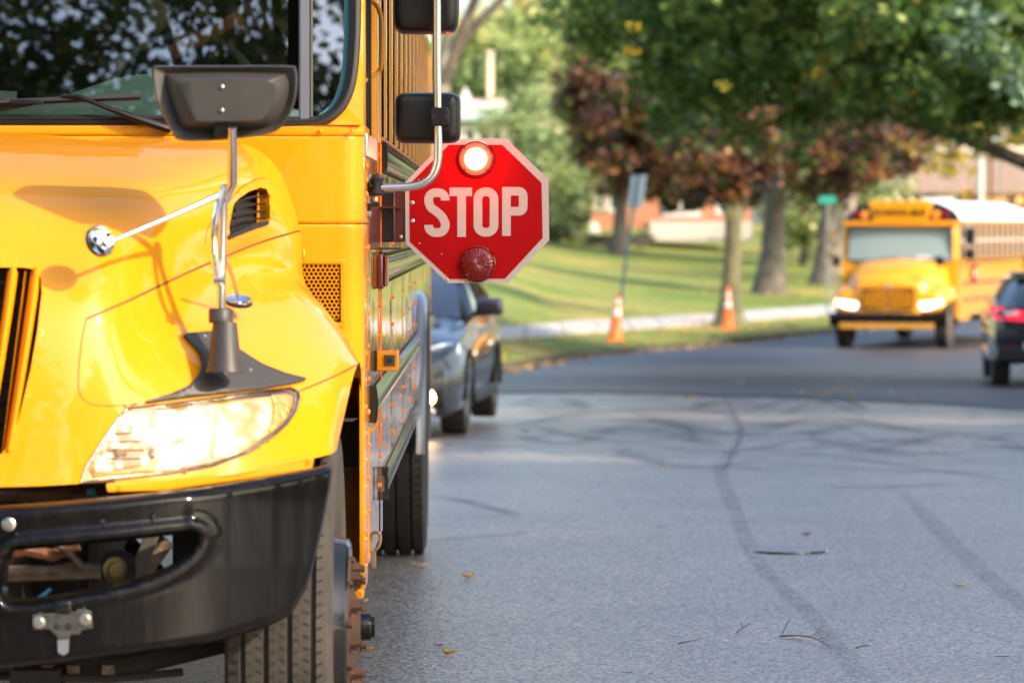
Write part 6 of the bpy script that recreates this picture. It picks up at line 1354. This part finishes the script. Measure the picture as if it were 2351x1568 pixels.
ws_ = MB().grid([[(x, FS - .03 + .08 * (abs(x) / BW) ** 3 + .16 * (z - 1.8) / .75, z) for x in np.linspace(-1.10, 1.10, 17)] for z in (1.80, 2.17, 2.52)]).build('windscreen', M['far_ws'] if 'far_ws' in M else mat('reflective_windscreen', (.25, .34, .36), .25, coat=.6, spec=.6), fb)
MB().tube([(x, FS - .05 + .08 * (abs(x) / BW) ** 3, 1.785) for x in np.linspace(-1.12, 1.12, 15)], .022, 8).build('windscreen_gasket', M['rubber'], fb)
MB().box((.5, FS - .07, 1.86), (.30, .02, .07)).build('dash_papers', mat('pale_papers', (.6, .68, .72), .5), fb); 
for x in (-.55, .45): MB().tube([(x, FS - .08, 1.79), (x + .5, FS - .06, 1.86)], .012, 6).build('wiper', M['rubber'], fb)
for s in (-1, 1):
    MB().grid([[(s * 1.11, FS + .0, z), (s * BW, FS + .08, z)] for z in (1.78, 2.6)]).build('corner_pillar', FY, fb)
    sg_ = [(FS, 2.9, .55)] + [(2.9 + 1.1 * k, min(RL, 4.0 + 1.1 * k), .62) for k in range(7)]
    for a, b, zl in sg_: MB().grid([[(s * BW, y, z) for y in (a + .004, b - .004)] for z in (zl if not (a < 8.2 < b) else 1.1, 1.82)]).build('side_panel', FY, fb, smooth=False)
    for z in (1.76, 1.32, .98): MB().box((s * (BW + .01), (FS + .6 + RL) / 2, z), (.03, RL - FS - .6, .05)).build('rub_rail', M['rail'], fb)
    MB().box((s * BW, (2.9 + 7.4) / 2, .64), (.03, 4.5, .05)).build('skirt_rail', M['rail'], fb)
    k = 0; y = FS + .2
    while y < RL - .2:
        y2 = min(y + .74, RL - .05)
        f = MB().box2((s * (BW - .03), y, 1.84), (s * (BW - .005), y + .03, 2.56)).box2((s * (BW - .03), y2 - .03, 1.84), (s * (BW - .005), y2, 2.56)).box2((s * (BW - .03), y, 2.19), (s * (BW - .005), y2, 2.22)).build('window', M['trim'], fb, smooth=False)
        MB().grid([[(s * (BW - .02), a, z) for a in (y + .04, y2 - .04)] for z in (1.84, 2.56)]).build('pane', mat('bus_side_glass', (.045, .022, .008), .4, spec=.3) if k == 0 and s == -1 and 'fg' not in M else M['fg'], f); 
        if 'fg' not in M: M['fg'] = f.children[0].data.materials[0]
        MB().box2((s * (BW - .03), y2, 1.82), (s * (BW + .004), y2 + .06, 2.58)).build('window_post', FY, fb, smooth=False); y = y2 + .06; k += 1
    MB().box((s * (BW - .01), (FS + RL) / 2, 2.60), (.05, RL - FS, .06)).build('drip_rail', FY, fb)
MB().grid([[(x, RL, z) for x in (-BW, BW)] for z in (.7, 2.9)]).build('rear_wall', FY, fb)
MB().box((0, 6, 1.0), (2.3, 9, .1)).build('floor', M['dark'], fb)
o_ = MB().lathe((BW + .04, 3.2, 1.52), (1, 0, 0), [(0, .0), (0, .22), (.02, .22), (.02, 0)], 8).build('stop_arm', M['red'], fb, smooth=False, label='folded red stop sign on the oncoming bus')
MB().box((BW + .065, 3.2, 1.52), (.004, .34, .12)).build('sign_lettering_band', M['white_sheet'], o_)
def bw(x, y, dual=False):
    t = MB().lathe((x, y, .50), (1, 0, 0), [(-.11, .30), (-.135, .40), (-.13, .48), (-.11, .50), (.11, .50), (.13, .48), (.135, .40), (.11, .30)], 40).build('wheel', M['tyre_dark'], fb)
    s = 1 if x > 0 else -1; MB().lathe((x + s * .08, y, .50), (s, 0, 0), [(0, .30), (.02, .29), (.0, .22), (.04, .12), (.06, .0)], 28).build('rim', M['pipe'], t)
for x, y in ((1.03, .82), (-1.03, .82), (1.05, 7.9), (-1.05, 7.9)): bw(x, y)
for y in (.82, 7.9): MB().cyl((-1, y, .5), (1, y, .5), .08).build('axle', M['dark'], fb)
MB().ball((.0, 7.9, .45), .22).build('differential', M['dark'], fb); MB().box((0, 4, .78), (.9, 7.5, .2)).build('chassis', M['dark'], fb)
for s in (-1, 1): MB().box((s * 1.02, .9, .98), (.3, 1.3, .04)).build('inner_fender', M['dark'], fb)
MB().box((0, .75, .80), (1.6, 1.1, .35)).build('engine_bay', M['dark'], fb)
TH = R(-16); base = on_road(2040, 800); fb.rotation_euler = (0, 0, TH); fb.location = (at(2036, 800, base.y).x, base.y - .2, zr(base.y + 2) + .01)
# ============================================================ FALLEN LEAVES AND TWIGS ON THE ROAD
M['leaf_y'] = mat('yellow_fallen_leaf', (.62, .36, .02), .55, var=.25, vs=60); M['leaf_c'] = mat('pale_fallen_leaf', (.66, .50, .28), .6, var=.15, vs=60)
M['leaf_b'] = mat('brown_fallen_leaf', (.22, .10, .04), .6, var=.2, vs=60); M['twig'] = mat('twig_bark', (.05, .025, .018), .8)
def fallen(px, py, s, m, lab, rz=0, curl=.35, group=None):
    p = on_road(px, py); rm = Matrix.Rotation(rz, 3, 'Z'); G = []
    for i in range(7):
        t = i / 6 * 2 - 1; wv = math.sin((i + .35) / 6.7 * math.pi) * .42 * (1 + .18 * (i % 2))
        G.append([p + rm @ Vector((t * s, v * wv * s, .004 + s * (curl * t * t * .6 + curl * abs(v) * .7 + .06))) for v in (-1, -.5, 0, .5, 1)])
    b = MB().grid(G); b.tube([p + rm @ Vector((-s, 0, .004 + s * curl * .6)), p + rm @ Vector((-s * 1.45, s * .1, .01))], s * .03, 5)
    o = b.build('fallen_leaf', m, None, fix=False, label=lab, cat='leaf'); 
    if group: o['group'] = group
for a in ((963, 1305, .034, 'leaf_c', 'cream curled leaf on the road nearest the rear bus tyre', .1, .5), (1075, 1331, .030, 'leaf_y', 'bright yellow leaf on the sunlit asphalt beside the bus', .4, .6), (1029, 1508, .026, 'leaf_y', 'yellow leaf low on the road right of the front hub', 2.6, .6),
          (843, 1496, .024, 'leaf_y', 'yellow green leaf beside the rusty front hub', .3, .4), (841, 1384, .02, 'leaf_c', 'small pale leaf tucked by the front wheel hub', 1.2, .4), (2206, 1351, .034, 'leaf_c', 'pale leaf alone on the asphalt at far right', .0, .3),
          (1852, 1232, .022, 'leaf_b', 'rust coloured leaf above the round road patch', .5, .6), (1008, 1486, .016, 'leaf_b', 'tiny brown leaf near the low yellow leaf', .3, .3), (1525, 1073, .035, 'leaf_c', 'pale leaf on the skid marked asphalt mid road', .2, .4), (2100, 1050, .03, 'leaf_y', 'yellow leaf beside the long skid mark at right', .8, .4),
          (1206, 993, .035, 'leaf_b', 'brown leaf on the asphalt right of the grey sedan', .3, .4)): fallen(*a[:3], M[a[3]], a[4], a[5], a[6])
for i, (px, py) in enumerate(((1945, 886), (1975, 893), (1921, 897), (1962, 902), (1902, 903), (2005, 886), (1985, 875), (1888, 912), (2098, 922), (1932, 880), (1840, 905), (1955, 915), (2045, 905), (1580, 915), (1420, 902), (1700, 880), (1310, 880))):
    fallen(px, py, .05, M['leaf_y' if i % 3 else 'leaf_c'], 'small yellow leaf scattered on the dark asphalt before the oncoming bus', i * 1.7, .5, 'leaves scattered on the dark road')
def twig(pts, r_, lab, side=()):
    root = empty('twig', on_road(*pts[0]), lab, 'twig')
    P_ = spline([on_road(x, y) + Vector((0, 0, z)) for (x, y), z in zip(pts, (.006, .014, .02, .01, .006, .006))], 4)
    MB().tube(P_, [r_ * (1 - .6 * i / (len(P_) - 1)) for i in range(len(P_))], 6).build('stem', M['twig'], root)
    for a in side:
        Q = [on_road(x, y) + Vector((0, 0, .02 + .01 * k)) for k, (x, y) in enumerate(a)]; MB().tube(Q, [r_ * .6] * len(Q), 5).build('side_shoot', M['twig'] if a[0][0] % 2 else M['leaf_b'], root)
twig([(1790, 1466), (1830, 1468), (1870, 1478), (1905, 1492)], .0032, 'forked dark twig with side shoots on the tar seam', [[(1795, 1468), (1806, 1452), (1815, 1445)], [(1860, 1476), (1880, 1466), (1890, 1458)], [(1840, 1470), (1842, 1488), (1825, 1494), (1808, 1498)], [(1880, 1482), (1900, 1480), (1905, 1477)]])
twig([(1692, 1456), (1708, 1450), (1722, 1444)], .0026, 'short orange brown twig left of the forked twig', [[(1705, 1451), (1700, 1449)]])
twig([(1556, 1482), (1580, 1481), (1610, 1479)], .0026, 'straight thin twig lying leftmost on the near asphalt')
twig([(1965, 1492), (1985, 1494), (1997, 1496)], .0024, 'small dark twig right of the forked twig')

# leaf litter on the verge, in the gutter and under the maples
V_, F_ = [], []; pts = []
for k in range(1500):
    q = rng.uniform()
    if q < .35: Y = rng.uniform(50, 96); x = xl(Y) + abs(rng.normal(0, .25)) + .03; z = zr(Y) + .02
    elif q < .75: x = rng.uniform(-.5, 11); Y = yc(x) + abs(rng.normal(0, 7)); z = lawn_z(x, Y + 1e-3) + .03
    else:
        t_ = [t1, t2, t3][k % 3]; x = t_.x + rng.normal(0, 1.6); Y = t_.y + rng.normal(0, 3); z = lawn_z(x, Y) + .03 if Y > yc(x) else zr(Y) + .02
    a = rng.uniform(0, 6.3); s_ = rng.uniform(.03, .07); b0 = len(V_)
    V_ += [(x + s_ * math.cos(a), Y + s_ * math.sin(a), z + .01), (x - s_ * .6 * math.sin(a), Y + s_ * .6 * math.cos(a), z + .035), (x - s_ * math.cos(a), Y - s_ * math.sin(a), z + .01), (x + s_ * .6 * math.sin(a), Y - s_ * .6 * math.cos(a), z)]
    F_.append((b0, b0 + 1, b0 + 2, b0 + 3))
MB().add(V_, F_).build('leaf_litter', mat('mixed_leaf_litter', (.55, .34, .05), .6, c2=(.26, .12, .04), vs=3), fix=False, smooth=False, kind='stuff', label='yellow and brown leaves scattered over the grass and gutter')
